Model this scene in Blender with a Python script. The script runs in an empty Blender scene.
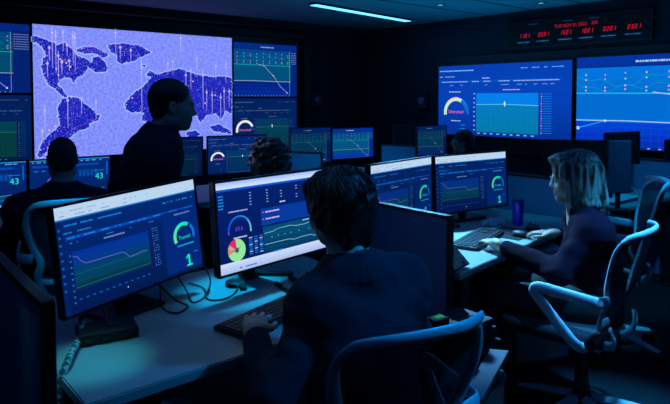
import bpy, bmesh, math, random
import numpy as np
from mathutils import Vector, Matrix
random.seed(7)
COL = bpy.context.scene.collection
R = math.radians
E1 = Vector((.766, .643, 0)); E2 = Vector((-.643, .766, 0)); YE = math.atan2(.643, .766)
def ST(s, t, z=0.0):
    v = E1 * s + E2 * t
    return Vector((v.x, v.y, z))

# ------------------------------------------------------------------ colours and materials
def lin(c):
    c = [x / 255.0 for x in c]
    return tuple(x / 12.92 if x <= .04045 else ((x + .055) / 1.055) ** 2.4 for x in c)
_M = {}
def mat(name, rgb, rough=.5, metal=0.0, noise=0.0, nscale=30.0, bump=0.0, bscale=200.0, alpha=1.0, spec=.5, aniso=None):
    if name in _M: return _M[name]
    m = bpy.data.materials.new(name); m.use_nodes = True; nt = m.node_tree
    b = nt.nodes['Principled BSDF']; c = lin(rgb)
    b.inputs['Base Color'].default_value = (*c, 1); b.inputs['Roughness'].default_value = rough
    b.inputs['Metallic'].default_value = metal; b.inputs['Alpha'].default_value = alpha
    b.inputs['Specular IOR Level'].default_value = spec
    tc = nt.nodes.new('ShaderNodeTexCoord'); src = tc.outputs['Object']
    if aniso:
        mp = nt.nodes.new('ShaderNodeMapping'); mp.inputs['Scale'].default_value = aniso
        nt.links.new(src, mp.inputs['Vector']); src = mp.outputs['Vector']
    if noise > 0:
        n = nt.nodes.new('ShaderNodeTexNoise'); n.inputs['Scale'].default_value = nscale; n.inputs['Detail'].default_value = 4
        nt.links.new(src, n.inputs['Vector'])
        mx = nt.nodes.new('ShaderNodeMix'); mx.data_type = 'RGBA'
        mx.inputs['A'].default_value = (*[x * (1 - noise) for x in c], 1); mx.inputs['B'].default_value = (*[min(1, x * (1 + noise)) for x in c], 1)
        nt.links.new(n.outputs['Fac'], mx.inputs['Factor']); nt.links.new(mx.outputs['Result'], b.inputs['Base Color'])
    if bump > 0:
        n = nt.nodes.new('ShaderNodeTexNoise'); n.inputs['Scale'].default_value = bscale; n.inputs['Detail'].default_value = 3
        nt.links.new(src, n.inputs['Vector'])
        bp = nt.nodes.new('ShaderNodeBump'); bp.inputs['Strength'].default_value = bump; bp.inputs['Distance'].default_value = .004
        nt.links.new(n.outputs['Fac'], bp.inputs['Height']); nt.links.new(bp.outputs['Normal'], b.inputs['Normal'])
    _M[name] = m; return m

def display_mat(name='display', strength=1.0):
    m = bpy.data.materials.new(name); m.use_nodes = True; nt = m.node_tree; b = nt.nodes['Principled BSDF']
    a = nt.nodes.new('ShaderNodeAttribute'); a.attribute_name = 'Col'
    b.inputs['Base Color'].default_value = (.002, .002, .002, 1); b.inputs['Roughness'].default_value = .45
    b.inputs['Specular IOR Level'].default_value = .2
    nt.links.new(a.outputs['Color'], b.inputs['Emission Color']); b.inputs['Emission Strength'].default_value = strength
    m.cycles.emission_sampling = 'FRONT'
    return m
def map_mat(name, c1, c2, c3, sc, kind):
    m = bpy.data.materials.new(name); m.use_nodes = True; nt = m.node_tree; b = nt.nodes['Principled BSDF']
    b.inputs['Base Color'].default_value = (.002, .002, .002, 1)
    tc = nt.nodes.new('ShaderNodeTexCoord')
    n = nt.nodes.new('ShaderNodeTexNoise'); n.inputs['Scale'].default_value = sc; n.inputs['Detail'].default_value = 6; n.inputs['Roughness'].default_value = .75
    nt.links.new(tc.outputs['Object'], n.inputs['Vector'])
    r = nt.nodes.new('ShaderNodeValToRGB'); e = r.color_ramp.elements
    e[0].position = .38; e[0].color = (*lin(c1), 1); e[1].position = .62; e[1].color = (*lin(c2), 1)
    nt.links.new(n.outputs['Fac'], r.inputs['Fac']); out = r.outputs['Color']
    if kind == 'land':
        v = nt.nodes.new('ShaderNodeTexVoronoi'); v.feature = 'DISTANCE_TO_EDGE'; v.inputs['Scale'].default_value = 17
        nt.links.new(tc.outputs['Object'], v.inputs['Vector'])
        r2 = nt.nodes.new('ShaderNodeValToRGB'); q = r2.color_ramp.elements
        q[0].position = 0; q[0].color = (.35, .35, .35, 1); q[1].position = .03; q[1].color = (0, 0, 0, 1)
        nt.links.new(v.outputs['Distance'], r2.inputs['Fac'])
        mx = nt.nodes.new('ShaderNodeMix'); mx.data_type = 'RGBA'
        nt.links.new(r2.outputs['Color'], mx.inputs['Factor']); nt.links.new(out, mx.inputs['A']); mx.inputs['B'].default_value = (*lin(c3), 1)
        out = mx.outputs['Result']
    nt.links.new(out, b.inputs['Emission Color']); b.inputs['Emission Strength'].default_value = 1.0
    return m
DISP = display_mat()
OCEAN = map_mat('map_ocean', (108, 122, 246), (146, 160, 255), (0, 0, 0), 34, 'sea')
LAND = map_mat('map_land', (8, 6, 138), (42, 48, 216), (84, 84, 238), 60, 'land')
BLACKP = mat('black_plastic', (16, 17, 20), .45, bump=.1)
DARKP = mat('charcoal_plastic', (30, 32, 36), .5, bump=.1)
GREYP = mat('grey_plastic', (70, 74, 80), .5)
WHITEP = mat('white_frame_plastic', (205, 210, 215), .38, bump=.05)
DESKM = mat('white_laminate', (150, 154, 152), .42, noise=.05, nscale=14, bump=.05)
FABP = mat('divider_fabric', (116, 134, 168), .95, noise=.15, nscale=300, bump=.4, bscale=600)
FLOORM = mat('dark_carpet', (20, 22, 28), .95, noise=.3, nscale=120, bump=.5, bscale=500)
WALLM = mat('navy_painted_wall', (16, 18, 36), .85, noise=.06, nscale=6, bump=.06)
CEILM = mat('ceiling_paint', (110, 116, 128), .9, noise=.04, nscale=5)
METAL = mat('brushed_metal', (150, 155, 165), .3, 1.0, bump=.05)
SKIN = mat('skin', (196, 150, 128), .5, noise=.08, nscale=40, bump=.12, bscale=150)
RUBBER = mat('black_rubber', (12, 12, 13), .6)

# ------------------------------------------------------------------ objects and tags
def tag(o, label=None, cat=None, group=None, kind=None):
    if label: o['label'] = label
    if cat: o['category'] = cat
    if group: o['group'] = group
    if kind: o['kind'] = kind
    return o
def empty(name, loc, rz=0.0, label=None, cat=None, group=None):
    o = bpy.data.objects.new(name, None); COL.objects.link(o); o.empty_display_size = .1
    o.location = loc; o.rotation_euler = (0, 0, rz)
    return tag(o, label, cat, group)
def link(name, me, parent=None, mb=None):
    o = bpy.data.objects.new(name, me); COL.objects.link(o)
    if parent is not None: o.parent = parent
    if mb is not None: o.matrix_basis = mb
    return o
class MB:
    def __init__(s): s.bm = bmesh.new(); s.smooth = []
    def _add(s, fn, M=None):
        t = bmesh.new(); fn(t)
        if M is not None: bmesh.ops.transform(t, matrix=M, verts=t.verts)
        me = bpy.data.meshes.new('t'); t.to_mesh(me); t.free(); s.bm.from_mesh(me); bpy.data.meshes.remove(me); return s
    def box(s, c, d, bev=0.0, rot=None, seg=2):
        def f(t):
            bmesh.ops.create_cube(t, size=1); bmesh.ops.scale(t, vec=d, verts=t.verts)
            if bev > 0: bmesh.ops.bevel(t, geom=t.edges[:], offset=bev, segments=seg, affect='EDGES', profile=.6)
        M = Matrix.Translation(c)
        if rot is not None: M = M @ (rot if isinstance(rot, Matrix) else Matrix.Rotation(rot, 4, 'Z'))
        return s._add(f, M)
    def cyl(s, a, b, r0, r1=None, n=20, cap=True):
        a = Vector(a); b = Vector(b); d = b - a; r1 = r0 if r1 is None else r1
        def f(t): bmesh.ops.create_cone(t, cap_ends=cap, segments=n, radius1=r0, radius2=r1, depth=d.length)
        return s._add(f, Matrix.Translation((a + b) / 2) @ d.to_track_quat('Z', 'Y').to_matrix().to_4x4())
    def ball(s, c, r, sc=(1, 1, 1), n=16):
        def f(t): bmesh.ops.create_uvsphere(t, u_segments=n, v_segments=max(6, n // 2), radius=r); bmesh.ops.scale(t, vec=sc, verts=t.verts)
        return s._add(f, Matrix.Translation(c))
    def lathe(s, prof, n=28, c=(0, 0, 0)):
        bm = s.bm; rings = []
        for r, z in prof:
            rings.append([bm.verts.new((c[0] + r * math.cos(2 * math.pi * k / n), c[1] + r * math.sin(2 * math.pi * k / n), c[2] + z)) for k in range(n)])
        for a, b in zip(rings, rings[1:]):
            for k in range(n): bm.faces.new((a[k], a[(k + 1) % n], b[(k + 1) % n], b[k]))
        return s
    def tube(s, pts, r, n=8, closed=False, flat=1.0, up=None, rr=None):
        """tube along pts; flat<1 squashes the section along the 'up' normal"""
        P = [Vector(p) for p in pts]; bm = s.bm; rings = []; N = len(P)
        pn = None
        for i, p in enumerate(P):
            a = P[(i - 1) % N] if (closed or i > 0) else p; b = P[(i + 1) % N] if (closed or i < N - 1) else p
            d = (b - a).normalized()
            if up is not None: nn = Vector(up) - d * d.dot(Vector(up))
            elif pn is not None: nn = pn - d * d.dot(pn)
            else: nn = d.orthogonal()
            if nn.length < 1e-5: nn = d.orthogonal()
            nn.normalize(); pn = nn; bb = d.cross(nn); q = r if rr is None else rr[i]
            rings.append([bm.verts.new(p + bb * (q * math.cos(2 * math.pi * k / n)) + nn * (q * flat * math.sin(2 * math.pi * k / n))) for k in range(n)])
        M = N if closed else N - 1
        for i in range(M):
            a, b = rings[i], rings[(i + 1) % N]
            for k in range(n): bm.faces.new((a[k], a[(k + 1) % n], b[(k + 1) % n], b[k]))
        if not closed:
            bm.faces.new(rings[0]); bm.faces.new(rings[-1][::-1])
        return s
    def prism(s, poly, z0, z1):
        bm = s.bm; a = [bm.verts.new((x, y, z0)) for x, y in poly]; b = [bm.verts.new((x, y, z1)) for x, y in poly]
        bm.faces.new(a[::-1]); bm.faces.new(b)
        for k in range(len(a)): bm.faces.new((a[k], a[(k + 1) % len(a)], b[(k + 1) % len(a)], b[k]))
        return s
    def build(s, name, m, parent=None, smooth=False, mb=None):
        bmesh.ops.recalc_face_normals(s.bm, faces=s.bm.faces)
        me = bpy.data.meshes.new(name); s.bm.to_mesh(me); s.bm.free()
        me.materials.append(m)
        if smooth:
            for p in me.polygons: p.use_smooth = True
            try: me.set_sharp_from_angle(angle=R(40))
            except Exception: pass
        return link(name, me, parent, mb)
def smooth_path(pts, n=8, closed=False):
    P = [Vector(p) for p in pts]; out = []; N = len(P)
    for i in range(N if closed else N - 1):
        g = (lambda k: P[k % N]) if closed else (lambda k: P[max(0, min(N - 1, k))])
        a, b, c, d = g(i - 1), g(i), g(i + 1), g(i + 2)
        for k in range(n):
            t = k / n
            out.append(.5 * ((2 * b) + (c - a) * t + (2 * a - 5 * b + 4 * c - d) * t * t + (3 * b - a - 3 * c + d) * t ** 3))
    if not closed: out.append(P[-1])
    return out

# ------------------------------------------------------------------ what the screens show
_TX = {}
def text_tris(txt):
    if txt in _TX: return _TX[txt]
    cu = bpy.data.curves.new('t', 'FONT'); cu.body = txt; cu.size = 1; cu.resolution_u = 3
    ob = bpy.data.objects.new('t', cu); COL.objects.link(ob)
    dg = bpy.context.evaluated_depsgraph_get(); me = bpy.data.meshes.new_from_object(ob.evaluated_get(dg))
    me.calc_loop_triangles(); V = [(v.co.x, v.co.y) for v in me.vertices]
    T = [[V[i] for i in t.vertices] for t in me.loop_triangles]
    bpy.data.objects.remove(ob); bpy.data.curves.remove(cu); bpy.data.meshes.remove(me)
    xs = [p[0] for t in T for p in t]; ys = [p[1] for t in T for p in t]
    x0, x1, y0, y1 = min(xs), max(xs), min(ys), max(ys)
    _TX[txt] = ([[((x - x0) / (y1 - y0), (y - y0) / (y1 - y0)) for x, y in t] for t in T], (x1 - x0) / (y1 - y0))
    return _TX[txt]
SEG = {'0': 'abcdef', '1': 'bc', '2': 'abged', '3': 'abgcd', '4': 'fgbc', '5': 'afgcd', '6': 'afgedc', '7': 'abc', '8': 'abcdefg', '9': 'abcdfg'}
class Disp:
    """flat screen picture: u,v run 0..1 from the top left corner of a w x h metre panel"""
    def __init__(s, w, h, eps=.0004, bright=1.0): s.w, s.h, s.P, s.eps, s.L, s.b = w, h, [], eps, 0, bright
    def layer(s): s.L += 1
    def poly(s, pts, cols, slot=0):
        if not isinstance(cols[0], (tuple, list)): cols = [cols] * len(pts)
        cols = [(c[0] * .25, min(255, c[1] * 1.04), min(255, c[2] * 1.06)) if c[0] < .45 * c[2] else c for c in cols]
        s.P.append((pts, [tuple(x * s.b for x in lin(c)) for c in cols], s.L, slot))
    def xy(s, u, v): return ((u - .5) * s.w, (.5 - v) * s.h)
    def rect(s, u0, v0, u1, v1, c, c2=None, slot=0):
        p = [s.xy(u0, v0), s.xy(u0, v1), s.xy(u1, v1), s.xy(u1, v0)]
        s.poly(p, c if c2 is None else [c, c2, c2, c], slot)
    def line(s, pts, wd, c):
        q = [Vector(s.xy(*p)) for p in pts]
        for a, b in zip(q, q[1:]):
            d = b - a
            if d.length < 1e-6: continue
            n = Vector((-d.y, d.x)).normalized() * wd / 2
            s.poly([tuple(a + n), tuple(a - n), tuple(b - n), tuple(b + n)], c)
    def dot(s, u, v, r, c, n=10):
        x, y = s.xy(u, v); s.poly([(x + r * math.cos(2 * math.pi * k / n), y + r * math.sin(2 * math.pi * k / n)) for k in range(n)], c)
    def arc(s, u, v, r, wd, a0, a1, c, c2=None, n=20):
        x, y = s.xy(u, v); c2 = c2 or c
        for k in range(n):
            p, q = R(a0 + (a1 - a0) * k / n), R(a0 + (a1 - a0) * (k + 1) / n)
            f = (k + .5) / n; cc = tuple(c[i] + (c2[i] - c[i]) * f for i in range(3))
            s.poly([(x + (r - wd) * math.cos(p), y + (r - wd) * math.sin(p)), (x + r * math.cos(p), y + r * math.sin(p)),
                    (x + r * math.cos(q), y + r * math.sin(q)), (x + (r - wd) * math.cos(q), y + (r - wd) * math.sin(q))], cc)
    def pie(s, u, v, r, a0, a1, c, n=16):
        x, y = s.xy(u, v)
        for k in range(n):
            p, q = R(a0 + (a1 - a0) * k / n), R(a0 + (a1 - a0) * (k + 1) / n)
            s.poly([(x, y), (x + r * math.cos(p), y + r * math.sin(p)), (x + r * math.cos(q), y + r * math.sin(q))], c)
    def text(s, txt, u, v, hm, c, align=.5, wide=1.0):
        T, asp = text_tris(txt); x, y = s.xy(u, v); W = asp * hm * wide
        for t in T: s.poly([(x - W * align + px * hm * wide, y + py * hm) for px, py in t], c)
    def seg7(s, txt, u, v, hm, c, th=.16, slant=.18, pitch=.72):
        x0, y0 = s.xy(u, v); W = hm * .5; n = len(txt); tot = (n - 1) * hm * pitch + W; x0 -= tot / 2
        for ch in txt:
            t = hm * th; H = hm; g = .02 * hm
            Rr = {'a': (g, H - t, W - g, H), 'd': (g, 0, W - g, t), 'g': (g, H / 2 - t / 2, W - g, H / 2 + t / 2), 'f': (0, H / 2 + g, t, H - g),
                  'b': (W - t, H / 2 + g, W, H - g), 'e': (0, g, t, H / 2 - g), 'c': (W - t, g, W, H / 2 - g)}
            for k in SEG.get(ch, ''):
                a, b, e, f = Rr[k]
                s.poly([(x0 + px + slant * py, y0 + py) for px, py in ((a, b), (e, b), (e, f), (a, f))], c)
            x0 += hm * pitch
    def dashes(s, u0, u1, v, hm, c, rnd, fill=.75, mn=.006, mx=.03):
        u = u0; hv = hm / s.h / 2
        while u < u1 - .003:
            L = rnd.uniform(mn, mx); e = min(u1, u + L)
            if rnd.random() < fill: s.rect(u, v - hv, e, v + hv, c)
            u = e + rnd.uniform(.3, .7) * mn
    def build(s, name, parent, mb=None, extra=(), y=0.0):
        V, F, C, S = [], [], [], []
        for pts, cols, L, slot in s.P:
            i = len(V); V += [(x, y - L * s.eps, z) for x, z in pts]
            F.append(list(range(i, i + len(pts)))); C.append(cols); S.append(slot)
        # a thin solid back so the panel has thickness
        i = len(V); w, h = s.w / 2, s.h / 2
        V += [(a * w, y + b, c * h) for b in (.0002, .004) for a, c in ((-1, -1), (1, -1), (1, 1), (-1, 1))]
        for f in ((0, 1, 2, 3), (7, 6, 5, 4), (0, 4, 5, 1), (1, 5, 6, 2), (2, 6, 7, 3), (3, 7, 4, 0)):
            F.append([i + k for k in f]); C.append([(0, 0, 0)] * 4); S.append(0)
        me = bpy.data.meshes.new(name); me.from_pydata(V, [], F)
        ca = me.color_attributes.new('Col', 'FLOAT_COLOR', 'CORNER'); data = []
        for cols in C:
            for c in cols: data += [c[0], c[1], c[2], 1.0]
        ca.data.foreach_set('color', data)
        me.materials.append(DISP)
        for m in extra: me.materials.append(m)
        for p, sl in zip(me.polygons, S): p.material_index = sl
        return link(name, me, parent, mb)

# palette of the dashboards
BG = (13, 38, 104); BGd = (9, 26, 78); TXT = (96, 140, 215); TEAL = (70, 225, 190); HDR = (186, 213, 240); PINKL = (128, 120, 236)
def dash_status(d, seed=1, header=True, text='Trusted', num='1', dim=1.0, numc=TEAL, chart=True):
    r = random.Random(seed); base = (13, 38, 104)
    k = lambda c: tuple(int((x * .72 + m * .28) * dim) if min(c) > 60 and c[1] < 200 else int(x * dim) for x, m in zip(c, base))
    d.rect(0, 0, 1, 1, k((15, 40, 112)), k((8, 24, 76))); d.layer()
    if header:
        d.rect(0, 0, 1, .115, HDR); d.rect(0, .115, 1, .13, (70, 110, 190))
        d.layer(); d.dashes(.03, .62, .05, .004, (150, 180, 225), r, .5); d.dashes(.03, .5, .09, .003, (120, 150, 205), r, .4)
    v0 = .13 if header else .03
    d.rect(.0, v0, .035, 1, k((10, 30, 92))); d.layer()
    d.dashes(.05, .42, v0 + .05, .005, k((84, 150, 240)), r, .9)
    d.dashes(.70, .97, v0 + .06, .005, k((120, 160, 240)), r, .6, .006, .012)
    d.dashes(.04, .22, v0 + .12, .005, k(TXT), r, .7)
    d.rect(.05, v0 + .155, .97, v0 + .185, k((28, 66, 168))); d.layer()
    for u in (.06, .16, .25, .33, .43, .52, .64, .76, .88): d.dashes(u, u + .07, v0 + .17, .004, k((120, 165, 245)), r, .8)
    for u in (.07, .30, .46, .60, .80): d.dashes(u, u + .05, v0 + .22, .004, k(TXT), r, .8)
    for i in range(9): d.rect(.010, v0 + .07 + i * .07, .024, v0 + .07 + i * .07 + .022, k((40, 84, 170)))
    if chart:
        cu0, cu1, cv0, cv1 = .078, .585, .435, .80
        d.dashes(.28, .42, .385, .005, k((140, 180, 245)), r, .95)
        d.rect(cu0, cv0, cu1, cv0 + .15, k((18, 46, 146)), k((14, 56, 122)))
        d.rect(cu0, cv0 + .15, cu1, cv1 - .08, k((14, 58, 104)), k((12, 62, 84)))
        d.rect(cu0, cv1 - .08, cu1, cv1, k((12, 58, 78)), k((10, 42, 78))); d.layer()
        for i in range(1, 8): d.line([(cu0, cv0 + i * .048), (cu1, cv0 + i * .048)], .0005, k((24, 76, 124)))
        d.line([(cu0, cv0 + .21), (cu1, cv0 + .21)], .0011, k((44, 112, 112)))
        d.line([(cu0, cv1 - .03), (cu1, cv1 - .03)], .0010, k((60, 130, 120)))
        d.layer(); pts = [(.0, .04), (.05, .05), (.09, .10), (.14, .13), (.20, .135), (.60, .135), (.65, .15), (.70, .20), (.74, .205), (.88, .19), (.96, .19)]
        d.line([(cu0 + (cu1 - cu0) * a, cv0 + b) for a, b in pts], .0024, k(PINKL))
        for i in range(9): d.rect(cu0 - .02, cv0 + .02 + i * .055, cu0 - .010, cv0 + .035 + i * .055, k(TXT))
        for i in range(12): d.rect(cu0 + .01 + i * .042, .875, cu0 + .028 + i * .042, .888, k((70, 100, 180)))
        for i in range(16):
            d.rect(.617, .42 + i * .026, .622, .430 + i * .026, k((130, 100, 180) if i % 3 else (190, 190, 235)))
            d.dashes(.63, .66, .426 + i * .026, .0025, k(TXT), r, .8)
    d.rect(.70, .30, .995, .97, k((13, 38, 112))); d.layer()
    d.dashes(.80, .93, .345, .005, k((130, 175, 240)), r, 1)
    cu, cv, rad = .865, .60, .0545 * d.w / .59
    d.arc(cu, cv, rad, rad * .1, -20, 200, k((40, 70, 180)), k((60, 110, 200)))
    d.layer(); d.arc(cu, cv, rad * .96, rad * .24, 60, 205, k((60, 220, 170)), k((90, 235, 150)))
    d.arc(cu, cv, rad * .96, rad * .18, -15, 45, k((50, 110, 210)), k((70, 150, 220)))
    d.text(text, cu, cv + .03, .0125 * d.w / .59, k(TEAL))
    d.rect(.80, cv + .09, .94, cv + .105, k((60, 150, 200)))
    if num == '1':
        x, y = d.xy(cu + .02, .945); H_ = .044 * d.w / .59; t_ = H_ * .2
        d.poly([(x - t_ / 2, y), (x + t_ / 2, y), (x + t_ / 2, y + H_), (x - t_ / 2, y + H_)], k(numc))
        d.poly([(x - t_ / 2, y + H_), (x - t_ * 1.7, y + H_ * .78), (x - t_ * 1.7, y + H_ * .64), (x - t_ / 2, y + H_ * .80)], k(numc))
        d.poly([(x - t_ * 1.6, y), (x + t_ * 1.6, y), (x + t_ * 1.6, y + t_ * .75), (x - t_ * 1.6, y + t_ * .75)], k(numc))
    else: d.text(num, cu + .02, .945, .046 * d.w / .59, k(numc))
    d.rect(.93, .80, .965, .812, k(TXT))
    d.dot(.40, .93, .0022, (220, 230, 255))
def dash_mail(d):
    r = random.Random(5)
    d.rect(0, 0, 1, 1, (17, 32, 104), (10, 24, 84)); d.layer()
    d.rect(0, 0, 1, .075, (150, 185, 255), (216, 232, 255)); d.rect(0, .075, 1, .10, (50, 84, 200)); d.layer()
    for i in range(5):
        d.dashes(.015, .055, .15 + i * .034, .005, (96, 140, 225), r, .9)
        for u in (.27, .42, .55, .70, .85):
            if r.random() < .8: d.rect(u, .145 + i * .034, u + .018, .155 + i * .034, (130, 160, 230))
    d.dashes(.54, .60, .315, .005, (200, 215, 255), r, 1)
    d.dashes(.09, .25, .335, .005, (150, 175, 240), r, 1)
    d.arc(.175, .555, .058, .0055, 0, 190, (70, 180, 220), (110, 60, 240)); d.arc(.175, .555, .052, .003, -10, 190, (40, 60, 150))
    d.layer(); d.arc(.175, .555, .058, .007, -12, 45, (90, 230, 200), (110, 140, 240))
    d.text('69.6', .17, .555, .016, (110, 60, 235))
    d.dashes(.12, .23, .63, .005, (190, 205, 250), r, 1)
    d.pie(.14, .765, .043, -215, 95, (150, 232, 150)); d.pie(.14, .765, .043, 95, 200, (225, 40, 120)); d.layer()
    d.pie(.14, .765, .010, 0, 360, (60, 90, 110)); d.line([(.14, .765), (.175, .735)], .0015, (40, 80, 90))
    for c in range(3):
        for i in range(8): d.rect(.245 + c * .045, .655 + i * .026, .245 + c * .045 + .028, .668 + i * .026, (60, 110, 200) if (i + c) % 3 else (160, 180, 240))
    d.rect(.36, .36, .99, .555, (22, 56, 150)); d.layer()
    d.dot(.38, .405, .003, (235, 80, 190)); d.dashes(.40, .53, .405, .005, (220, 190, 245), r, 1)
    d.dot(.38, .485, .003, (235, 80, 190)); d.dashes(.40, .53, .485, .005, (220, 190, 245), r, 1)
    d.rect(.37, .575, .99, .88, (16, 74, 112), (13, 54, 92)); d.layer()
    for i in range(1, 6): d.line([(.37, .575 + i * .05), (.99, .575 + i * .05)], .0006, (40, 120, 150))
    d.line([(.38, .65), (.46, .645), (.5, .625), (.62, .62), (.68, .64), (.78, .642), (.84, .62), (.98, .62)], .0018, (150, 215, 230))
    d.line([(.38, .78), (.60, .78), (.66, .80), (.72, .79), (.82, .79), (.86, .81), (.98, .81)], .0016, (170, 215, 235))
    for u in (.44, .50, .56, .62, .7, .8, .9): d.rect(u, .70, u + .012, .71, (90, 190, 190))
    d.dashes(.75, .95, .59, .004, (190, 200, 250), r, 1)
    d.rect(0, .885, 1, 1, (205, 222, 250), (170, 190, 240)); d.rect(.46, .872, .54, .89, (80, 120, 220)); d.layer()
    d.dashes(.03, .3, .965, .006, (80, 110, 210), r, .5, .01, .02)
    d.rect(.33, .92, .333, .99, (130, 150, 220)); d.rect(.66, .92, .663, .99, (130, 150, 220))
def dash_wide(d, seed=3, k=1.0, cols=((25, 120, 205), (22, 96, 150), (20, 110, 130)), pink=True, gauge=True, gc=((225, 235, 205), (200, 235, 175)), gk=None):
    gk = gk or k; gq = lambda c: tuple(min(255, int(x * gk)) for x in c)
    r = random.Random(seed); q = lambda c: tuple(min(255, int(x * k)) for x in c); W = d.w; ar = W / d.h
    d.rect(0, 0, 1, .5, q((16, 58, 168)), q((14, 62, 172))); d.rect(0, .5, 1, 1, q((14, 62, 172)), q((10, 46, 140))); d.layer()
    t = d.h * .011
    d.dashes(.01, .30, .075, t * 1.4, q((120, 190, 250)), r, .95); d.dashes(.66, .97, .07, t, q((110, 170, 240)), r, .7)
    d.dashes(.01, .14, .16, t, q((140, 190, 240)), r, .8); d.dashes(.37, .43, .19, t, q((180, 200, 250)), r, 1)
    d.rect(.0, .215, .93, .25, q((26, 74, 176))); d.layer()
    d.dashes(.03, .92, .235, t, q((150, 190, 250)), r, .85); d.dashes(.0, .9, .285, t * .8, q((120, 160, 235)), r, .3)
    # gauge
    gu, gv, rad = (.135, .68, d.h * .225) if ar > 1.9 else (.165, .61, d.h * .205)
    gu += .02 if ar > 1.9 else 0
    d.dashes(gu - .06, gu + .04, .38, t, q((190, 205, 250)), r, 1)
    if gauge:
        d.arc(gu, gv, rad, rad * .06, -5, 190, q((70, 150, 240)), q((90, 200, 240)))
        d.layer(); d.arc(gu, gv, rad * .97, rad * .22, 60 if ar > 1.9 else 25, 190, gq(gc[0]), gq(gc[1]))
        d.arc(gu, gv, rad * .97, rad * .22, 0, 55 if ar > 1.9 else 20, q((30, 90, 190)), q((50, 110, 220)))
        if pink: d.arc(gu, gv, rad * 1.0, rad * .05, 75, 135, q((225, 130, 215)))
        d.text('Untrusted', gu, gv + .01, d.h * .045, gq((240, 110, 205)))
        d.dashes(gu - .04, gu + .04, gv + .12, t, q((200, 210, 250)), r, 1)
    d.dashes(.20, .235, .86, t, q(TXT), r, 1); d.dashes(.19, .235, .91, t, q(TXT), r, 1)
    # area chart
    u0, u1, v0, v1 = (.325, .785, .40, .94) if ar > 1.9 else (.335, .86, .395, .93)
    d.dashes(.53, .66, .355, t, q((160, 190, 250)), r, 1)
    d.rect(u0, v0, u1, v0 + (v1 - v0) * .3, q(cols[0]), q(cols[0])); d.rect(u0, v0 + (v1 - v0) * .3, u1, v1, q(cols[1]), q(cols[2])); d.layer()
    for i in range(1, 12): d.line([(u0 + (u1 - u0) * i / 12, v0), (u0 + (u1 - u0) * i / 12, v1)], d.h * .0015, q((50, 150, 200)))
    for i in range(1, 7): d.line([(u0, v0 + (v1 - v0) * i / 7), (u1, v0 + (v1 - v0) * i / 7)], d.h * .0015, q((50, 140, 190)))
    d.layer(); vm = v0 + (v1 - v0) * .30
    d.line([(u0, vm), (u0 + (u1 - u0) * .47, vm - .01), (u1, vm + .005)], d.h * .007, q((110, 215, 230)))
    d.layer(); uc = u0 + (u1 - u0) * .48; d.dot(uc, vm - .02, d.h * .014, (240, 235, 230)); d.rect(uc - .003, vm - .05, uc + .003, vm + .02, (235, 240, 250))
    for i in range(9): d.rect(u0 - .022, v0 + i * .064, u0 - .010, v0 + .014 + i * .064, q((150, 190, 240)))
    for i in range(9): d.rect(u0 + .01 + i * .05, .955, u0 + .032 + i * .05, .97, q((130, 180, 240)))
    for i in range(17):
        v = .41 + i * .0315; d.rect(u1 + .017, v, u1 + .024, v + .012, q([(200, 110, 140), (210, 200, 210), (170, 130, 210)][i % 3])); d.rect(u1 + .03, v, u1 + .088, v + .008, q((60, 120, 220)))
def chart_wave(d, seed=2, k=1.0, right=0.93, top=(20, 84, 168), mid=(20, 104, 140), low=(22, 50, 178), title=.5, fall=True, lk=1.0):
    r = random.Random(seed); q = lambda c: tuple(min(255, int(x * k)) for x in c); h = d.h
    d.rect(0, 0, 1, 1, q((14, 40, 130))); d.layer(); T = .12
    d.rect(0, 0, 1, .1, q((14, 46, 150))); d.dashes(title - .09, title + .12, .065, h * .02, q((200, 220, 255)), r, 1)
    d.rect(0, T, right, .40, q(top), q(mid)); d.rect(0, .40, right, .72, q(mid), q(mid)); d.rect(0, .72, right, .97, q(low), q((20, 40, 170))); d.layer()
    for i in range(1, 24): d.line([(right * i / 24, T), (right * i / 24, .97)], h * .0018, q((26, 98, 172)))
    for i in range(1, 14): d.line([(0, T + .065 * i), (right, T + .065 * i)], h * .0018, q((36, 110, 170)))
    q = lambda c: tuple(min(255, int((x * lk + m * (1 - lk)) * k)) for x, m in zip(c, mid))
    d.layer(); n = 9
    for ph, c, a in ((0, (90, 190, 220), .085), (1.6, (60, 160, 210), .07), (3.0, (90, 140, 230), .08), (4.6, (60, 200, 200), .05)):
        pts = [(right * i / 48, .285 + a * math.sin(i / 48 * 9.5 + ph) + .02 * math.sin(i * .9 + ph)) for i in range(49)]
        d.line(pts, h * .0045, q(tuple(int(x * .82) for x in c)))
    d.line([(0, .40), (right, .41)], h * .009, q((90, 210, 215)))
    d.layer()
    for i in range(n):
        u = right * (i + .5) / n
        for v in (.19, .25, .33, .37): d.dot(u, v + r.uniform(-.012, .012), h * .010, q([(245, 160, 210), (130, 235, 240), (190, 150, 245), (255, 190, 150)][r.randrange(4)]), 6)
    if fall:
        d.line([(right * .42, .39), (right * .52, .42), (right * .63, .55), (right * .68, .60), (right * .8, .80), (right * .93, .93)], h * .009, q((180, 200, 245)))
        d.dot(right * .68, .60, h * .012, (240, 240, 255)); d.dot(right * .93, .93, h * .012, (240, 240, 255))
    d.line([(0, .705), (right * .3, .70), (right * .7, .712), (right, .715)], h * .010, q((170, 205, 240)))
    for i in range(18): d.rect(right * i / 18 + .01, .98, right * i / 18 + .025, .99, q((150, 180, 240)))
    if right < .95:
        d.line([(right - .02, T), (right - .02, .97)], h * .006, q((150, 200, 240)))
        for i in range(7): d.dot(right + .015, .15 + .035 * i, h * .008, q((245, 130, 170) if i % 2 else (160, 160, 250)), 6); d.rect(right + .025, .145 + .035 * i, .99, .155 + .035 * i, q((120, 150, 230)))

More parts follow.
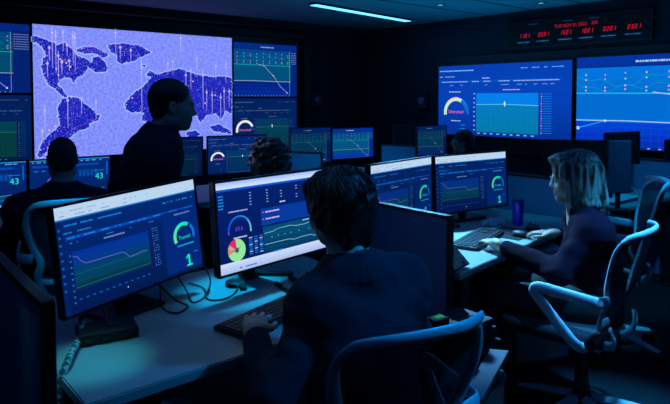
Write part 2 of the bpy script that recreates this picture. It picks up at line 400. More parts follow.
# ------------------------------------------------------------------ monitors
def head_mb(zc, tilt, roll): return Matrix.Translation((0, 0, zc)) @ Matrix.Rotation(-tilt, 4, 'X') @ Matrix.Rotation(roll, 4, 'Y')
def monitor(p, w, h, draw, label, group=None, dz=.73, bright=1.0, stand=True, cat='monitor', foot='plate', riser=0.0, ny=.085):
    x, y, z, yaw, tilt, roll = p
    root = empty('computer_monitor', (x, y, dz), yaw, label, cat, group); zc = z - dz; hb = head_mb(zc, tilt, roll)
    bz = .009
    b = MB(); o, i_ = (w / 2, h / 2), (w / 2 - bz, h / 2 - bz)
    for sx in (-1, 1): b.box((sx * (w / 2 - bz / 2), 0, 0), (bz, .018, h), .002)
    for sz in (-1, 1): b.box((0, 0, sz * (h / 2 - bz / 2)), (w, .018, bz), .002)
    b.build('bezel', BLACKP, root, mb=hb)
    b = MB(); b.box((0, .018, 0), (w - .004, .022, h - .004), .006); b.box((0, .036, 0), (w * .55, .026, h * .55), .012)
    for k in range(7): b.box((0, .0500, h * .06 + k * .008), (w * .3, .002, .003))
    b.build('back_cover', BLACKP, root, mb=hb)
    d = Disp(w - 2 * bz, h - 2 * bz, bright=bright)
    if draw is None: d.rect(0, 0, 1, 1, (2, 4, 10))
    else: draw(d)
    d.build('screen', root, hb, y=-.004)
    if stand:
        m = MB(); m.box((0, ny, zc * .5 + riser / 2 + .02), (.055, .022, zc + .02 - riser), .006); m.box((0, (ny + .045) / 2, zc), (.09, ny - .045, .09), .006)
        m.build('stand_neck', DARKP, root)
        m = MB()
        if foot == 'plate': m.box((0, .08, .009), (.24, .19, .018), .008)
        else:
            for sx in (-1, 1): m.box((sx * .075, ny - .055, .008), (.028, .20, .014), .005, rot=Matrix.Rotation(sx * .7, 4, 'Z'))
            m.cyl((0, ny, 0), (0, ny, .02), .045)
        m.build('stand_base', BLACKP, root)
    return root

# ------------------------------------------------------------------ the room
S0, S1, T0, T1, CH = -2.2, 6.05, -1.6, 6.66, 2.475
CS, CT = (S0 + S1) / 2, (T0 + T1) / 2
def room_box(name, c, d, m, s_mat=None):
    b = MB(); b.box((0, 0, 0), d, 0); o = b.build(name, m); v = ST(c[0], c[1], c[2]); o.location = v; o.rotation_euler.z = YE
    return tag(o, kind='structure')
room_box('floor', (CS, CT, -.05), (S1 - S0 + .4, T1 - T0 + .4, .1), FLOORM)
room_box('ceiling', (CS, CT, CH + .05), (S1 - S0 + .4, T1 - T0 + .4, .1), CEILM)
room_box('wall_left', (CS, T1 + .06, CH / 2), (S1 - S0 + .3, .12, CH), WALLM)
room_box('wall_right', (S1 + .06, CT, CH / 2), (.12, T1 - T0, CH), WALLM)
room_box('wall_rear', (CS, T0 - .06, CH / 2), (S1 - S0 + .3, .12, CH), WALLM)
room_box('wall_side', (S0 - .06, CT, CH / 2), (.12, T1 - T0, CH), WALLM)
room_box('trim_1', (CS, T1 - .15, 2.43), (S1 - S0, .3, .09), WALLM)
for n_, t_ in ((3, 4.35), (4, 3.75), (5, 3.15)): room_box('trim_%d' % n_, (CS, t_, CH - .001), (S1 - S0, .018, .006), BLACKP)
room_box('trim_2', (5.22, T1 - .012, 1.2), (.02, .024, 2.4), mat('dark_trim', (12, 13, 20), .7))
room_box('baseboard_left', (CS, T1 - .01, .05), (S1 - S0, .02, .1), BLACKP)
room_box('baseboard_right', (S1 - .01, CT, .05), (.02, T1 - T0 - .1, .1), BLACKP)

# ------------------------------------------------------------------ video walls
def wall_display(side, a0, a1, z0, z1, draw, label, group, extra=(), depth=.05, frame=.0):
    w, h = a1 - a0, z1 - z0; am, zm = (a0 + a1) / 2, (z0 + z1) / 2
    if side == 'L': loc, rz = ST(am, 6.54), YE
    else: loc, rz = ST(5.98, -am), YE - math.pi / 2
    loc.z = z0
    root = empty('wall_display', loc, rz, label, 'wall screen', group)
    b = MB(); b.box((0, .004 + depth / 2, h / 2), (w + frame * 2, depth, h + frame * 2), .004); b.build('housing', BLACKP, root)
    bz = .006
    b = MB()
    for sx in (-1, 1): b.box((sx * (w / 2 - bz / 2), 0, h / 2), (bz, .012, h), 0)
    for q in (bz / 2, h - bz / 2): b.box((0, 0, q), (w, .012, bz), 0)
    b.build('bezel', BLACKP, root)
    d = Disp(w - 2 * bz, h - 2 * bz, eps=.0006); draw(d)
    d.build('screen', root, Matrix.Translation((0, 0, h / 2)), extra, y=.001)
    return root
VW = 'tiled screens of the video wall'
fr = empty('video_wall_frame', ST(2.6, 6.6, .7), YE, 'wide black surround carrying the tiled video wall with the world map', 'frame')
b = MB(); b.box((0, .03, .83), (4.78, .05, 1.72), .01); b.build('back_plate', BLACKP, fr)
b = MB()
for sx in (-1, 1): b.box((sx * 2.38, -.03, .83), (.11, .12, 1.72), .008)
for z in (1.62, .05): b.box((0, -.03, z), (4.86, .12, .09), .008)
b.build('border', mat('black_border', (6, 6, 8), .6), fr)

# the world map
MU0, MU1, MZ0, MZ1 = 1.545, 3.826, .868, 2.235
def inv_map(px, py):   # traced outline point -> metres on the map screen
    s = px / 1000.0; return s
CONT = [
 [(31.7,34.3),(39.5,35.6),(50,39.8),(56.3,43.4),(65.8,42.3),(73,48.6),(77.3,55),(85.7,58.1),(91,62.3),(93,57),(99.4,56),(103.6,60.2),(108.9,67.6),(105.7,70.7),(97.3,71.8),(88.9,67.6),(82.6,73.9),(75.2,78),(74.2,82.3),(71,78),(64.7,76.4),(59.4,79),(57.3,83.3),(63.6,90.7),(64.7,96),(61.5,96),(55.2,87.5),(48.9,84.4),(43.7,76),(40.5,65.5),(42.6,57),(46.8,55),(42.6,46.5),(36.3,41.3),(32,39.8)],
 [(77.3,47.6),(91,45.5),(101.5,49.7),(108.9,55),(103.6,57),(93,52.9),(82.6,52.4),(77.3,50.8)],
 [(107,45.3),(116,43.2),(128,43.4),(139,45),(151.5,52),(145.5,55.5),(140,57.5),(134.5,61),(127,62),(121,64),(117.5,60),(116.5,54),(111,51)],
 [(56.7,90),(60,90),(65.6,94),(66.6,97),(62.7,97),(59.7,93)],
 [(56.7,106.8),(61.7,99),(69.6,96),(78.5,98),(83.5,102.9),(89.4,107.8),(95.3,112.8),(100.3,116.7),(97.3,120.7),(90.4,122.7),(87.4,127.6),(79.5,130.6),(71.6,135.5),(65.6,139.5),(59.7,140.5),(52.5,141),(46,149),(42,156),(37,157.5),(36,154.4),(38.9,145.4),(45.8,136.5),(53.8,129.6),(59.7,122.7),(56.7,113.8)],
 [(124.6,105.4),(129.3,97.6),(138.5,90),(144.7,85.3),(151,77),(146,76),(150,71),(157,74.5),(169.5,71.4),(178.7,69),(191,73),(200.4,76),(212.7,77.5),(226.6,77.5),(231.9,79),(231.9,114.7),(225,111.6),(220.5,121),(215.8,114.7),(206.6,116.2),(200.4,124),(195.7,114.7),(189,112),(185,122),(176,118),(168,125),(164,134),(157,136),(151,128),(147,124),(141.6,120.9),(143.2,113),(132.4,113),(126.2,110)],
 [(210,127),(219,125.5),(229.8,131.6),(231.5,135.5),(222,133.5),(216,133),(212,131)],
 [(186,133),(196,131),(200,136),(194,140),(187,138)],
 [(141,65.5),(146,65),(145,67.5)],
]
# perspective of the traced picture: map screen corners seen from the camera
def homog(src, dst):
    A = []; Bv = []
    for (x, y), (u, v) in zip(src, dst):
        A += [[x, y, 1, 0, 0, 0, -u * x, -u * y], [0, 0, 0, x, y, 1, -v * x, -v * y]]; Bv += [u, v]
    q = np.append(np.linalg.solve(np.array(A), np.array(Bv)), 1).reshape(3, 3)
    def f(x, y): a = q @ np.array([x, y, 1.0]); return float(a[0] / a[2]), float(a[1] / a[2])
    return f
MAPUV = homog([(32, 22), (232, 39), (232, 148.7), (33, 159.5)], [(0, 0), (1, 0), (1, 1), (0, 1)])
def draw_map(d):
    r = random.Random(11)
    d.poly([d.xy(0, 0), d.xy(0, 1), d.xy(1, 1), d.xy(1, 0)], (128, 132, 236), 1); d.layer()
    conts = []
    for c in CONT:
        pts = [MAPUV(*p) for p in c]; q = []
        for a, b2 in zip(pts, pts[1:] + pts[:1]):      # ragged coastlines
            L = math.hypot(b2[0] - a[0], b2[1] - a[1]); n = max(1, int(L / .012))
            for k in range(n):
                t = k / n; q.append((min(.999, max(.001, a[0] + (b2[0] - a[0]) * t + r.uniform(-.004, .004))), a[1] + (b2[1] - a[1]) * t + r.uniform(-.005, .005)))
        conts.append(q)
    for q in conts: d.line(q + q[:1], .026, (164, 186, 255))
    d.layer()
    for q in conts: d.poly([d.xy(*p) for p in q], (30, 28, 170), 2)
    d.layer()
    for q in conts:
        for i in range(len(q)):
            if r.random() < .8: d.dot(q[i][0] + r.uniform(-.006, .006), q[i][1] + r.uniform(-.008, .008), r.uniform(.003, .008), r.choice([(170, 200, 252), (196, 214, 255), (60, 60, 200)]), 5)
        xs = [a[0] for a in q]; ys = [a[1] for a in q]
        for i in range(int(1400 * (max(xs) - min(xs)) * (max(ys) - min(ys)) * 6)):
            u, v = r.uniform(min(xs), max(xs)), r.uniform(min(ys), max(ys)); ins = False
            for (x1, y1), (x2, y2) in zip(q, q[1:] + q[:1]):
                if (y1 > v) != (y2 > v) and u < (x2 - x1) * (v - y1) / (y2 - y1) + x1: ins = not ins
            if ins: d.dot(u, v, r.uniform(.0025, .006), r.choice([(14, 10, 120), (10, 8, 110), (96, 92, 226), (70, 66, 214), (150, 130, 240)]), 5)
    # speckle on the sea, nodes and arcs on the land
    for i in range(150): d.dot(r.random(), r.uniform(.02, .98), r.uniform(.002, .005), (165, 172, 250), 5)
    for q in conts[:6]:
        for i in range(14 if len(q) > 20 else 4):
            a, b2 = r.choice(q), r.choice(q)
            if math.hypot(a[0] - b2[0], a[1] - b2[1]) < .32:
                m_ = ((a[0] + b2[0]) / 2, (a[1] + b2[1]) / 2 - .03); d.line([a, m_, b2], .0022, (110, 90, 235))
                d.dot(m_[0], m_[1], .005, (225, 130, 235) if i % 3 == 0 else (120, 130, 255), 6)
    d.layer()
    beams = [(52,25.5,66),(55.5,28,72),(63,28,50),(73,30,64),(75,31,70),(116,28,55),(120.5,45,58),(61.5,59,74),(69,58,70),(67,42,55),(43.8,105,139),(67,95,128),(81,96,114),(95.5,99,119),(41,129,141),
             (181,34,64),(141.6,59,120),(168,62,75),(173,60,74),(216,65,80),(220.5,94,124),(197,56,78),(206.6,90,112),(203,70,110),(224,88,115),(229,90,108),(212,92,118),(58,50,80),(49,44,60),(131,48,62),(191,68,90),(226,62,84),(47,60,76),(186,72,96)]
    for x, y0, y1 in beams:
        (u, v0), (_, v1) = MAPUV(x, y0), MAPUV(x, y1); a, b2 = d.xy(u, v0), d.xy(u, v1)
        d.poly([(a[0] - .0025, a[1]), (b2[0] - .004, b2[1]), (b2[0] + .004, b2[1]), (a[0] + .0025, a[1])], [(214, 212, 255), (128, 122, 232), (128, 122, 232), (214, 212, 255)])
    d.layer()
    for x, y0, y1 in beams:
        u, v = MAPUV(x, y0 + .15 * (y1 - y0)); d.dot(u, v, .015, (170, 165, 250), 10); d.dot(u, v + .0, .007, (245, 235, 255), 8)
        u, v = MAPUV(x, y0 + .55 * (y1 - y0)); d.dot(u, v, .006, (200, 165, 240), 8)
    for x, y in ((60, 58), (66, 62), (56, 68), (54, 126), (48, 130), (62, 60), (100, 116), (70, 66), (58, 74), (132, 98), (193, 82), (215, 96), (229, 92), (186, 100), (205, 104)):
        u, v = MAPUV(x, y); d.dot(u, v, .009, (255, 190, 190), 8)
wall_display('L', MU0, MU1, MZ0, MZ1, draw_map, 'large lilac world map screen with dark blue continents and light beams', VW, (OCEAN, LAND))
wall_display('L', 3.838, 4.82, 1.50, 2.19, lambda d: chart_wave(d, 4, .85, right=.90, mid=(10, 88, 136), top=(10, 78, 158), low=(18, 28, 140)), 'line chart screen right of the world map, the upper of the two there', VW)
wall_display('L', 3.838, 4.82, .81, 1.488, lambda d: dash_wide(d, 5, .52, cols=((22, 100, 170), (22, 112, 150), (40, 100, 130)), gc=((245, 235, 245), (240, 240, 225)), gk=1.0), 'dashboard screen with a gauge, right of the world map, the lower of the two there', VW)
wall_display('L', .56, 1.533, 1.535, 2.222, lambda d: chart_wave(d, 9, .8, right=.84, mid=(10, 88, 130), top=(10, 78, 150), low=(18, 30, 130)), 'line chart screen at the left edge beside the map, the upper one', VW)
wall_display('L', .56, 1.533, .86, 1.523, lambda d: dash_wide(d, 6, .5, gauge=False, cols=((30, 120, 150), (26, 110, 120), (40, 110, 110))), 'dim dashboard screen at the left edge beside the map, the lower one', VW)
RW = 'big screens on the right wall'
wall_display('R', -5.06, -3.235, 1.026, 1.895, lambda d: dash_wide(d, 7, 1.0, cols=((10, 122, 222), (8, 118, 182), (8, 116, 158))), 'big right-wall dashboard screen with a gauge and teal chart', RW, frame=.012, depth=.03)
def screen2(d, *a, **k):
    chart_wave(d, *a, **k); d.layer(); d.line([(0, .80), (.17, .705)], .012, (70, 150, 225)); d.dot(.17, .705, .012, (215, 235, 255)); d.dot(.012, .795, .018, (190, 225, 255))  # streak and bright dots paint a flare-like highlight onto the chart
wall_display('R', -3.195, -1.38, .985, 1.912, lambda d: screen2(d, 12, 1.0, right=1.0, top=(10, 112, 212), mid=(10, 104, 200), low=(10, 62, 208), title=.42), 'big right-wall screen with wavy line chart at the right edge', RW, frame=.012, depth=.03)
rf = empty('screen_surround', ST(6.032, 3.1, .86), YE - math.pi / 2, 'black surround behind the two big screens on the right wall', 'frame')
b = MB(); b.box((0, .0, .56), (4.1, .03, 1.17), .006); b.build('back_plate', mat('black_border', (10, 10, 14), .6), rf)

# LED clock board
ck = empty('led_clock_board', ST(6.0, 3.25, 2.06), YE - math.pi / 2, 'long black clock board with red digits high on the right wall', 'clock')
b = MB(); b.box((0, .0, .14), (1.62, .06, .30), .006); b.build('case', mat('black_border', (6, 6, 8), .6), ck)
d = Disp(1.58, .27, eps=.0006); d.rect(0, 0, 1, 1, (2, 2, 6)); d.layer(); RED = (196, 14, 44)
rr = random.Random(4)
for rpos, t in ((-3.81, '1101'), (-3.575, '0501'), (-3.317, '1501'), (-3.083, '1801'), (-2.85, '0201'), (-2.61, '2301')):
    u = (rpos + 3.25) / 1.58 + .5
    d.seg7(t, u, .64, .044, RED, th=.15, pitch=.78); d.rect(u - .055, .80, u + .045, .85, (12, 66, 108)); d.layer(); d.dashes(u - .044, u + .034, .83, .006, (40, 110, 170), rr, .7)
d.text('TUE NOV 01 2022', (-3.27 + 3.25) / 1.58 + .505, .36, .034, RED, wide=.95); d.text('305', (-3.0 + 3.25) / 1.58 + .5, .35, .034, RED)
for u in (.18, .44, .62): d.rect(u, .10, u + .07, .13, (14, 50, 84))
d.build('digit_panel', ck, Matrix.Translation((0, -.034, .14)))

def wall_panel(side, a, z, label):
    loc, rz = (ST(a, 6.63), YE) if side == 'L' else (ST(6.02, -a), YE - math.pi / 2)
    loc.z = z - .09; o = empty('wall_control_panel', loc, rz, label, 'wall panel')
    b = MB(); b.box((0, 0, .09), (.21, .05, .19), .01); b.build('plate', BLACKP, o)
    b = MB(); b.cyl((0, -.035, .09), (0, -.02, .09), .05, n=24); b.cyl((0, -.045, .09), (0, -.03, .09), .03, n=20); b.build('dial', METAL, o)
    b = MB(); b.box((0, -.03, .01), (.18, .02, .012), .002); b.build('ledge', GREYP, o)
wall_panel('L', 5.23, 1.46, 'small square black control panel on the wall right of the video wall')
wall_panel('R', -5.36, 1.45, 'small square black control panel on the wall left of the dashboard screen')

# ------------------------------------------------------------------ ceiling lights
ll = empty('linear_ceiling_light', ST(4.7, 5.06, CH), YE + .17, 'long thin strip light set in the ceiling', 'light')
b = MB(); b.box((0, 0, -.012), (1.80, .10, .024), .003); b.build('housing', DARKP, ll)
GLOW = bpy.data.materials.new('strip_glow'); GLOW.use_nodes = True
g = GLOW.node_tree.nodes['Principled BSDF']; g.inputs['Emission Color'].default_value = (*lin((110, 215, 255)), 1); g.inputs['Emission Strength'].default_value = 1.6
b = MB(); b.box((0, 0, -.027), (1.76, .09, .008), .002); b.build('diffuser', GLOW, ll)
def downlight(s, t, label, energy=0, color=(0, .45, 1), spot=60, blend=.8, aim=None, group=None, size=.04):
    p = ST(s, t, CH); o = empty('ceiling_downlight', p, 0, label, 'light', group)
    b = MB(); b.lathe([(.055, 0), (.055, -.008), (.045, -.012), (.040, -.004), (.036, -.002)], 24); b.build('trim_ring', GREYP, o, smooth=True)
    b = MB(); b.cyl((0, 0, -.004), (0, 0, -.001), .036, n=24); b.build('lens', GLOW, o)
    if energy:
        L = bpy.data.lights.new('spot', 'SPOT'); L.energy = energy; L.color = color; L.spot_size = R(spot); L.spot_blend = blend; L.shadow_soft_size = size
        lo = bpy.data.objects.new('spot_lamp', L); COL.objects.link(lo); lo.parent = o; lo.location = (0, 0, -.02)
        if aim is not None:
            dd = Vector(aim) - (p + Vector((0, 0, -.02))); lo.rotation_euler = dd.to_track_quat('-Z', 'Y').to_euler()
    return o
downlight(4.94, 4.16, 'left one of the two small round ceiling downlights near the top edge')
downlight(5.64, 3.41, 'right one of the two small round ceiling downlights near the top edge')

# ------------------------------------------------------------------ desks and dividers
def desk(name_label, corners, z=.73, modesty=True, legs=True):
    """corners: front-left, front-right, back-right, back-left in world XY"""
    c = [Vector((x, y)) for x, y in corners]; o0 = (c[0] + c[1] + c[2] + c[3]) / 4
    ex = (c[1] - c[0]).normalized(); yaw = math.atan2(ex.y, ex.x); root = empty('desk', (o0.x, o0.y, 0), yaw, name_label, 'desk')
    inv = Matrix.Rotation(-yaw, 2); q = [inv @ (p - o0) for p in c]
    bm = bmesh.new(); lo = [bm.verts.new((p.x, p.y, z - .032)) for p in q]; hi = [bm.verts.new((p.x, p.y, z)) for p in q]
    bm.faces.new(lo[::-1]); bm.faces.new(hi)
    for k in range(4): bm.faces.new((lo[k], lo[(k + 1) % 4], hi[(k + 1) % 4], hi[k]))
    bmesh.ops.bevel(bm, geom=bm.edges[:], offset=.004, segments=2, affect='EDGES')
    m = MB(); m.bm = bm; m.build('desk_top', DESKM, root)
    if legs:
        for k, p in enumerate(q):
            s = .90
            m = MB(); m.box((p.x * s, p.y * s, (z - .032) / 2), (.06, .06, z - .034), .006); m.box((p.x * s, p.y * s, .012), (.09, .09, .024), .006); m.build('leg', DARKP, root)
    if modesty:
        m = MB(); a, b2 = q[3] * .92, q[2] * .92
        m.box(((a.x + b2.x) / 2, (a.y + b2.y) / 2 - .05, z - .25), ((b2 - a).length * .96, .018, .36), .003); m.build('modesty_panel', DARKP, root)
    return root
def st4(s0, s1, t0, t1, z0=None): return [tuple(ST(s, t).xy) for s, t in ((s0, t0), (s1, t0), (s1, t1), (s0, t1))]
desk('white desk in the foreground under the two nearest monitors', st4(.467, 1.74, 1.528, 2.40))
desk('white desk where the person in the dark blazer types', [tuple(ST(*p).xy) for p in ((2.075, 1.632), (3.56, 1.855), (3.50, 2.62), (2.075, 2.50))])
desk('pale desk at the right behind the seated blonde person', st4(3.66, 5.15, 1.87, 2.65))
desk('desk of the bald person, in the row facing the video wall', st4(-.2, 1.62, 3.95, 4.7))
desk('desk of the curly haired person in the row facing the video wall', st4(1.66, 3.4, 3.95, 4.75))
desk('far desk under the two chart monitors near the room corner', st4(3.62, 5.5, 4.12, 4.85))

def divider(x0, y0, x1, y1, ztop, label, thick=.035, z0=.02, group='low fabric dividers between the desks'):
    a, c = Vector((x0, y0, 0)), Vector((x1, y1, 0)); d = c - a; m0 = (a + c) / 2
    root = empty('desk_divider', m0, math.atan2(d.y, d.x), label, 'divider', group); L = d.length
    m = MB(); m.box((0, 0, (ztop + z0) / 2), (L - .01, thick * .8, ztop - z0 - .02), .006); m.build('fabric_panel', FABP, root)
    m = MB(); m.box((0, 0, ztop - .008), (L, thick, .016), .004)
    for sx in (-1, 1): m.box((sx * (L / 2 - .008), 0, (ztop + z0) / 2), (.016, thick, ztop - z0), .004)
    m.build('edge_trim', DARKP, root)
    for sx in (-1, 1): 
        m = MB(); m.box((sx * (L / 2 - .06), 0, .01), (.05, .26, .02), .006); m.build('foot', DARKP, root)
    return root
def div_st(s, t0, t1, z, label, **k):
    a, c = ST(s, t0), ST(s, t1); return divider(a.x, a.y, c.x, c.y, z, label, **k)
div_st(.405, 1.60, 2.55, .985, 'dark divider panel at the lower left corner beside the nearest desk')
div_st(2.050, 1.655, 2.52, .985, 'dark divider panel right of the foreground person, hiding part of a monitor')
div_st(3.60, 1.90, 2.66, .975, 'navy divider panel in front of the blonde person, behind her steel tumbler')
div_st(5.22, 1.95, 2.75, .985, 'grey-blue divider panel at the right edge below the black monitors')
divider(-.60, 5.76, -.115, 5.59, .985, 'blue divider panel right of the curly haired person')
divider(.505, 6.56, .875, 6.37, .985, 'blue divider panel left of the farthest chart monitor')

# ------------------------------------------------------------------ monitors in use
GM = 'computer monitors on the desks'
monitor((-.703, 2.101, .994, .999, .110, -.041), .61, .36, lambda d: dash_status(d, 1), 'nearest monitor at the left, its dashboard with a green gauge and the number 1', GM, bright=1.0)
monitor((-.243, 2.436, 1.006, .848, .092, .0), .61, .36, dash_mail, 'monitor with a pink and green pie chart, partly behind the foreground person', GM, foot='vee', ny=.17)
monitor((.368, 3.255, .979, .872, .02, 0), .61, .36, lambda d: dash_status(d, 3, dim=.85), 'left monitor of the blonde person, half behind the divider', GM)
monitor((.853, 3.719, .973, .542, .048, -.011), .61, .36, lambda d: dash_status(d, 4, dim=.9), 'right monitor of the blonde person, beside her tumbler', GM)
def d43(d, seed):
    dash_status(d, seed, header=False, text='', num='43', dim=.8, chart=True) if False else None
    r = random.Random(seed)
    d.rect(0, 0, 1, 1, (14, 40, 112), (10, 30, 92)); d.layer(); d.dashes(.02, .9, .05, .006, (120, 160, 230), r, .5); d.rect(0, .0, 1, .02, (90, 150, 220))
    d.rect(.03, .12, .86, .17, (26, 66, 160)); d.dashes(.05, .5, .25, .006, (80, 120, 220), r, .7)
    for i in range(5): d.rect(.60 + i * .05, .27, .635 + i * .05, .42, (22, 70, 150))
    d.rect(.955, .1, .975, .42, (44, 90, 170)); d.layer()
    d.rect(.79, .30, .93, .312, (90, 130, 220)); d.text('43', .86, .51, .040, (70, 225, 215))
    d.rect(.03, .74, .93, .93, (14, 66, 116)); d.layer()
    d.line([(.03, .80), (.3, .78), (.6, .77), (.93, .73)], .002, (110, 180, 160)); d.line([(.03, .88), (.5, .87), (.93, .84)], .002, (70, 150, 190))
    d.arc(.30, .58, .055, .006, 10, 185, (70, 80, 230), (150, 90, 240))
    d.rect(0, .955, 1, 1, (130, 175, 240))
monitor((-1.814, 4.103, .93, .62, -.02, 0), .53, .31, lambda d: d43(d, 21), 'monitor right of the seated bald person, showing a small teal 43', GM)
monitor((-2.255, 3.81, .93, .62, .0, 0), .53, .31, lambda d: d43(d, 22), 'monitor at the left edge, showing a teal 43', GM)
def small_dash(d, k, seed):
    dash_wide(d, seed, k, cols=((16, 84, 160), (12, 76, 146), (12, 70, 130)), gc=((245, 240, 240), (235, 240, 220)), gk=1.0 if k > .6 else k)
def monitor_r(*a, **k): return monitor(*a, riser=0, **k)
monitor((-.80, 4.90, 1.03, .50, -.03, 0), .51, .32, lambda d: small_dash(d, .61, 31), 'monitor with a white arc gauge behind the curly haired person', GM)
monitor((-1.27, 4.62, 1.03, .50, -.03, 0), .51, .32, lambda d: small_dash(d, .42, 32), 'dim monitor close behind the standing person', GM)
CWK = dict(right=.90, top=(10, 64, 124), mid=(10, 82, 126), low=(10, 76, 116), title=.4, lk=.6)
monitor((.186, 6.184, 1.024, .586, .018, 0), .53, .32, lambda d: chart_wave(d, 41, .95, **CWK), 'brighter of the two chart monitors standing near the room corner', GM)
monitor((-.24, 5.93, 1.02, .586, .018, 0), .48, .36, lambda d: chart_wave(d, 42, .62, **CWK), 'dimmer chart monitor left of the brighter one near the room corner', GM)
monitor((1.07, 6.62, 1.02, .586, .018, 0), .44, .33, lambda d: chart_wave(d, 43, .60, **CWK), 'farthest chart monitor, beside the person with dark hair', GM)
monitor((.80, 6.95, 1.02, .586, .018, 0), .30, .33, None, 'dark monitor standing behind the farthest chart monitor', GM)
monitor((1.70, 4.20, 1.00, -.22, .05, 0), .46, .40, None, 'switched off black monitor right behind the head of the blonde person', GM)
monitor((2.32, 4.82, 1.085, .50, .02, 0), .41, .27, None, 'switched off black monitor in front of the right wall chart screen', GM)
monitor((2.98, 5.02, 1.0, .3, .02, 0), .50, .30, None, 'switched off black monitor cut by the right edge', GM)
pm = empty('portrait_panel', (1.915, 4.03, .73), .1, 'narrow upright grey-blue panel standing on the right desk', 'panel')
b = MB(); b.box((0, 0, .30), (.165, .02, .36), .008); b.build('panel', mat('slate_panel', (58, 70, 96), .8), pm); b = MB(); b.box((0, .01, .06), (.03, .02, .12), .004); b.box((0, 0, .008), (.14, .10, .016), .005); b.build('stand', DARKP, pm)

# ------------------------------------------------------------------ chairs
MESHM = mat('chair_mesh', (30, 38, 54), .8, alpha=.85)
CUSH = mat('seat_fabric', (26, 28, 34), .95, bump=.4, bscale=500)
def chair_proto():
    root = empty('office_chair', (0, 0, 0))
    for k in range(5):
        a = 2 * math.pi * k / 5 + .3; c, s = math.cos(a), math.sin(a)
        m = MB(); m.tube([(c * .04, s * .04, .115), (c * .17, s * .17, .095), (c * .30, s * .30, .072)], .024, flat=.7, up=(0, 0, 1), rr=[.028, .024, .017], n=10)
        lg = m.build('leg', WHITEP, root, True)
        m = MB(); m.cyl((c * .30 - s * .012, s * .30 + c * .012, .028), (c * .30 - s * .026, s * .30 + c * .026, .028), .028, n=16)
        m.cyl((c * .30 + s * .012, s * .30 - c * .012, .028), (c * .30 + s * .026, s * .30 - c * .026, .028), .028, n=16); m.cyl((c * .30, s * .30, .028), (c * .30, s * .30, .07), .012)
        m.build('caster', BLACKP, lg, True)
    m = MB(); m.cyl((0, 0, .08), (0, 0, .24), .030); m.cyl((0, 0, .24), (0, 0, .40), .018); m.cyl((0, 0, .09), (0, 0, .13), .05); m.build('gas_column', BLACKP, root, True)
    m = MB(); m.box((0, -.02, .405), (.16, .26, .05), .015); m.cyl((.08, .06, .40), (.20, .06, .40), .008, n=8); m.build('tilt_mechanism', BLACKP, root)
    m = MB(); m.box((0, .085, .455), (.46, .43, .065), .03, seg=4); m.build('seat', CUSH, root, True)
    # backrest loop, leaning back a little; the ends of the top rail curve forward
    loop = [(0, -.252, .925), (-.10, -.244, .924), (-.17, -.214, .912), (-.208, -.186, .875), (-.212, -.175, .80), (-.185, -.165, .70), (-.150, -.165, .62), (-.165, -.155, .54), (-.13, -.15, .512), (0, -.15, .505)]
    loop += [(-x, y, z) for x, y, z in loop[-2:0:-1]]
    def lean(p): return (p[0], p[1] - .03 + .14 * (.93 - p[2]), p[2])
    P = [lean(p) for p in loop]
    SP = smooth_path(P, 6, True)
    m = MB(); m.tube(SP, .02, rr=[.013 + .009 * max(0, min(1, (.91 - p.z) / .12)) for p in SP], n=12, closed=True, flat=.36, up=(0, 1, 0)); m.build('backrest_frame', WHITEP, root, True)
    hd = [lean(p) for p in [(-.195, -.198, .895), (-.17, -.216, .917), (-.10, -.250, .930), (0, -.260, .932), (.10, -.250, .930), (.17, -.216, .926), (.208, -.190, .920)]]
    m = MB(); m.tube(smooth_path(hd, 6), .0165, n=12, flat=.5, up=(0, 1, 0)); m.build('top_rail', WHITEP, root, True)
    # woven mesh
    bm = bmesh.new(); ring = [Vector(p) for p in smooth_path(P, 6, True)]; cen = sum(ring, Vector()) / len(ring); cen.y -= .03
    rows = []
    for f in (1.0, .72, .4): rows.append([bm.verts.new(cen.lerp(p, f) + Vector((0, -.03 * (1 - f), 0))) for p in ring])
    cv = bm.verts.new(cen + Vector((0, -.035, 0))); n = len(ring)
    for a, c in zip(rows, rows[1:]):
        for k in range(n): bm.faces.new((a[k], a[(k + 1) % n], c[(k + 1) % n], c[k]))
    for k in range(n): bm.faces.new((rows[-1][k], rows[-1][(k + 1) % n], cv))
    m = MB(); m.bm = bm; m.build('backrest_mesh', MESHM, root, True)
    sp = [(0, -.05, .405), (0, -.12, .41), (0, -.17, .43), (0, -.185, .47), (0, -.175, .52)]
    for sx in (-1, 1):
        q = [(sx * a, y, z) for a, (_, y, z) in zip((.03, .07, .11, .145, .165), sp)]
        m = MB(); m.tube(smooth_path(q, 5), .020, n=12, flat=.4, up=(sx * .3, 1, 0), rr=None); m.build('spine', WHITEP, root, True)
    for sx in (-1, 1):
        x = sx * .262
        q = [(sx * .19, -.10, .44), (x - sx * .01, -.07, .45), (x, .01, .53), (x, .10, .625), (x, .118, .652), (x, .09, .668), (x, -.02, .662), (x, -.11, .655), (x - sx * .01, -.15, .650), (sx * .190, -.175, .645)]
        m = MB(); m.tube(smooth_path(q, 6), .024, n=12, flat=.34, up=(sx, 0, .15)); m.build('armrest', WHITEP, root, True)
    return root
def copy_tree(o, parent=None):
    c = o.copy(); COL.objects.link(c)
    if parent is not None: c.parent = parent
    for ch in list(o.children): copy_tree(ch, c)
    return c
GC = 'white framed mesh office chairs'
_proto = chair_proto(); _used = [False]
def chair(x, y, face, label):
    if _used[0]: o = copy_tree(_proto)
    else: o = _proto; _used[0] = True
    o.location = (x, y, 0); o.rotation_euler.z = face - math.pi / 2
    return tag(o, label, 'chair', GC)
chair(.105, 1.675, math.atan2(.90, -.43), 'white framed office chair of the person in the foreground, seen from behind')
chair(1.14, 2.73, math.atan2(.67, -.74), 'white framed office chair the blonde person sits on')
_e = chair(1.63, 3.52, math.atan2(.30, -.95), 'empty white framed office chair behind the chair of the blonde person')
_c = chair(-1.45, 3.28, math.atan2(.85, -.40), 'white framed office chair of the bald person by the video wall')
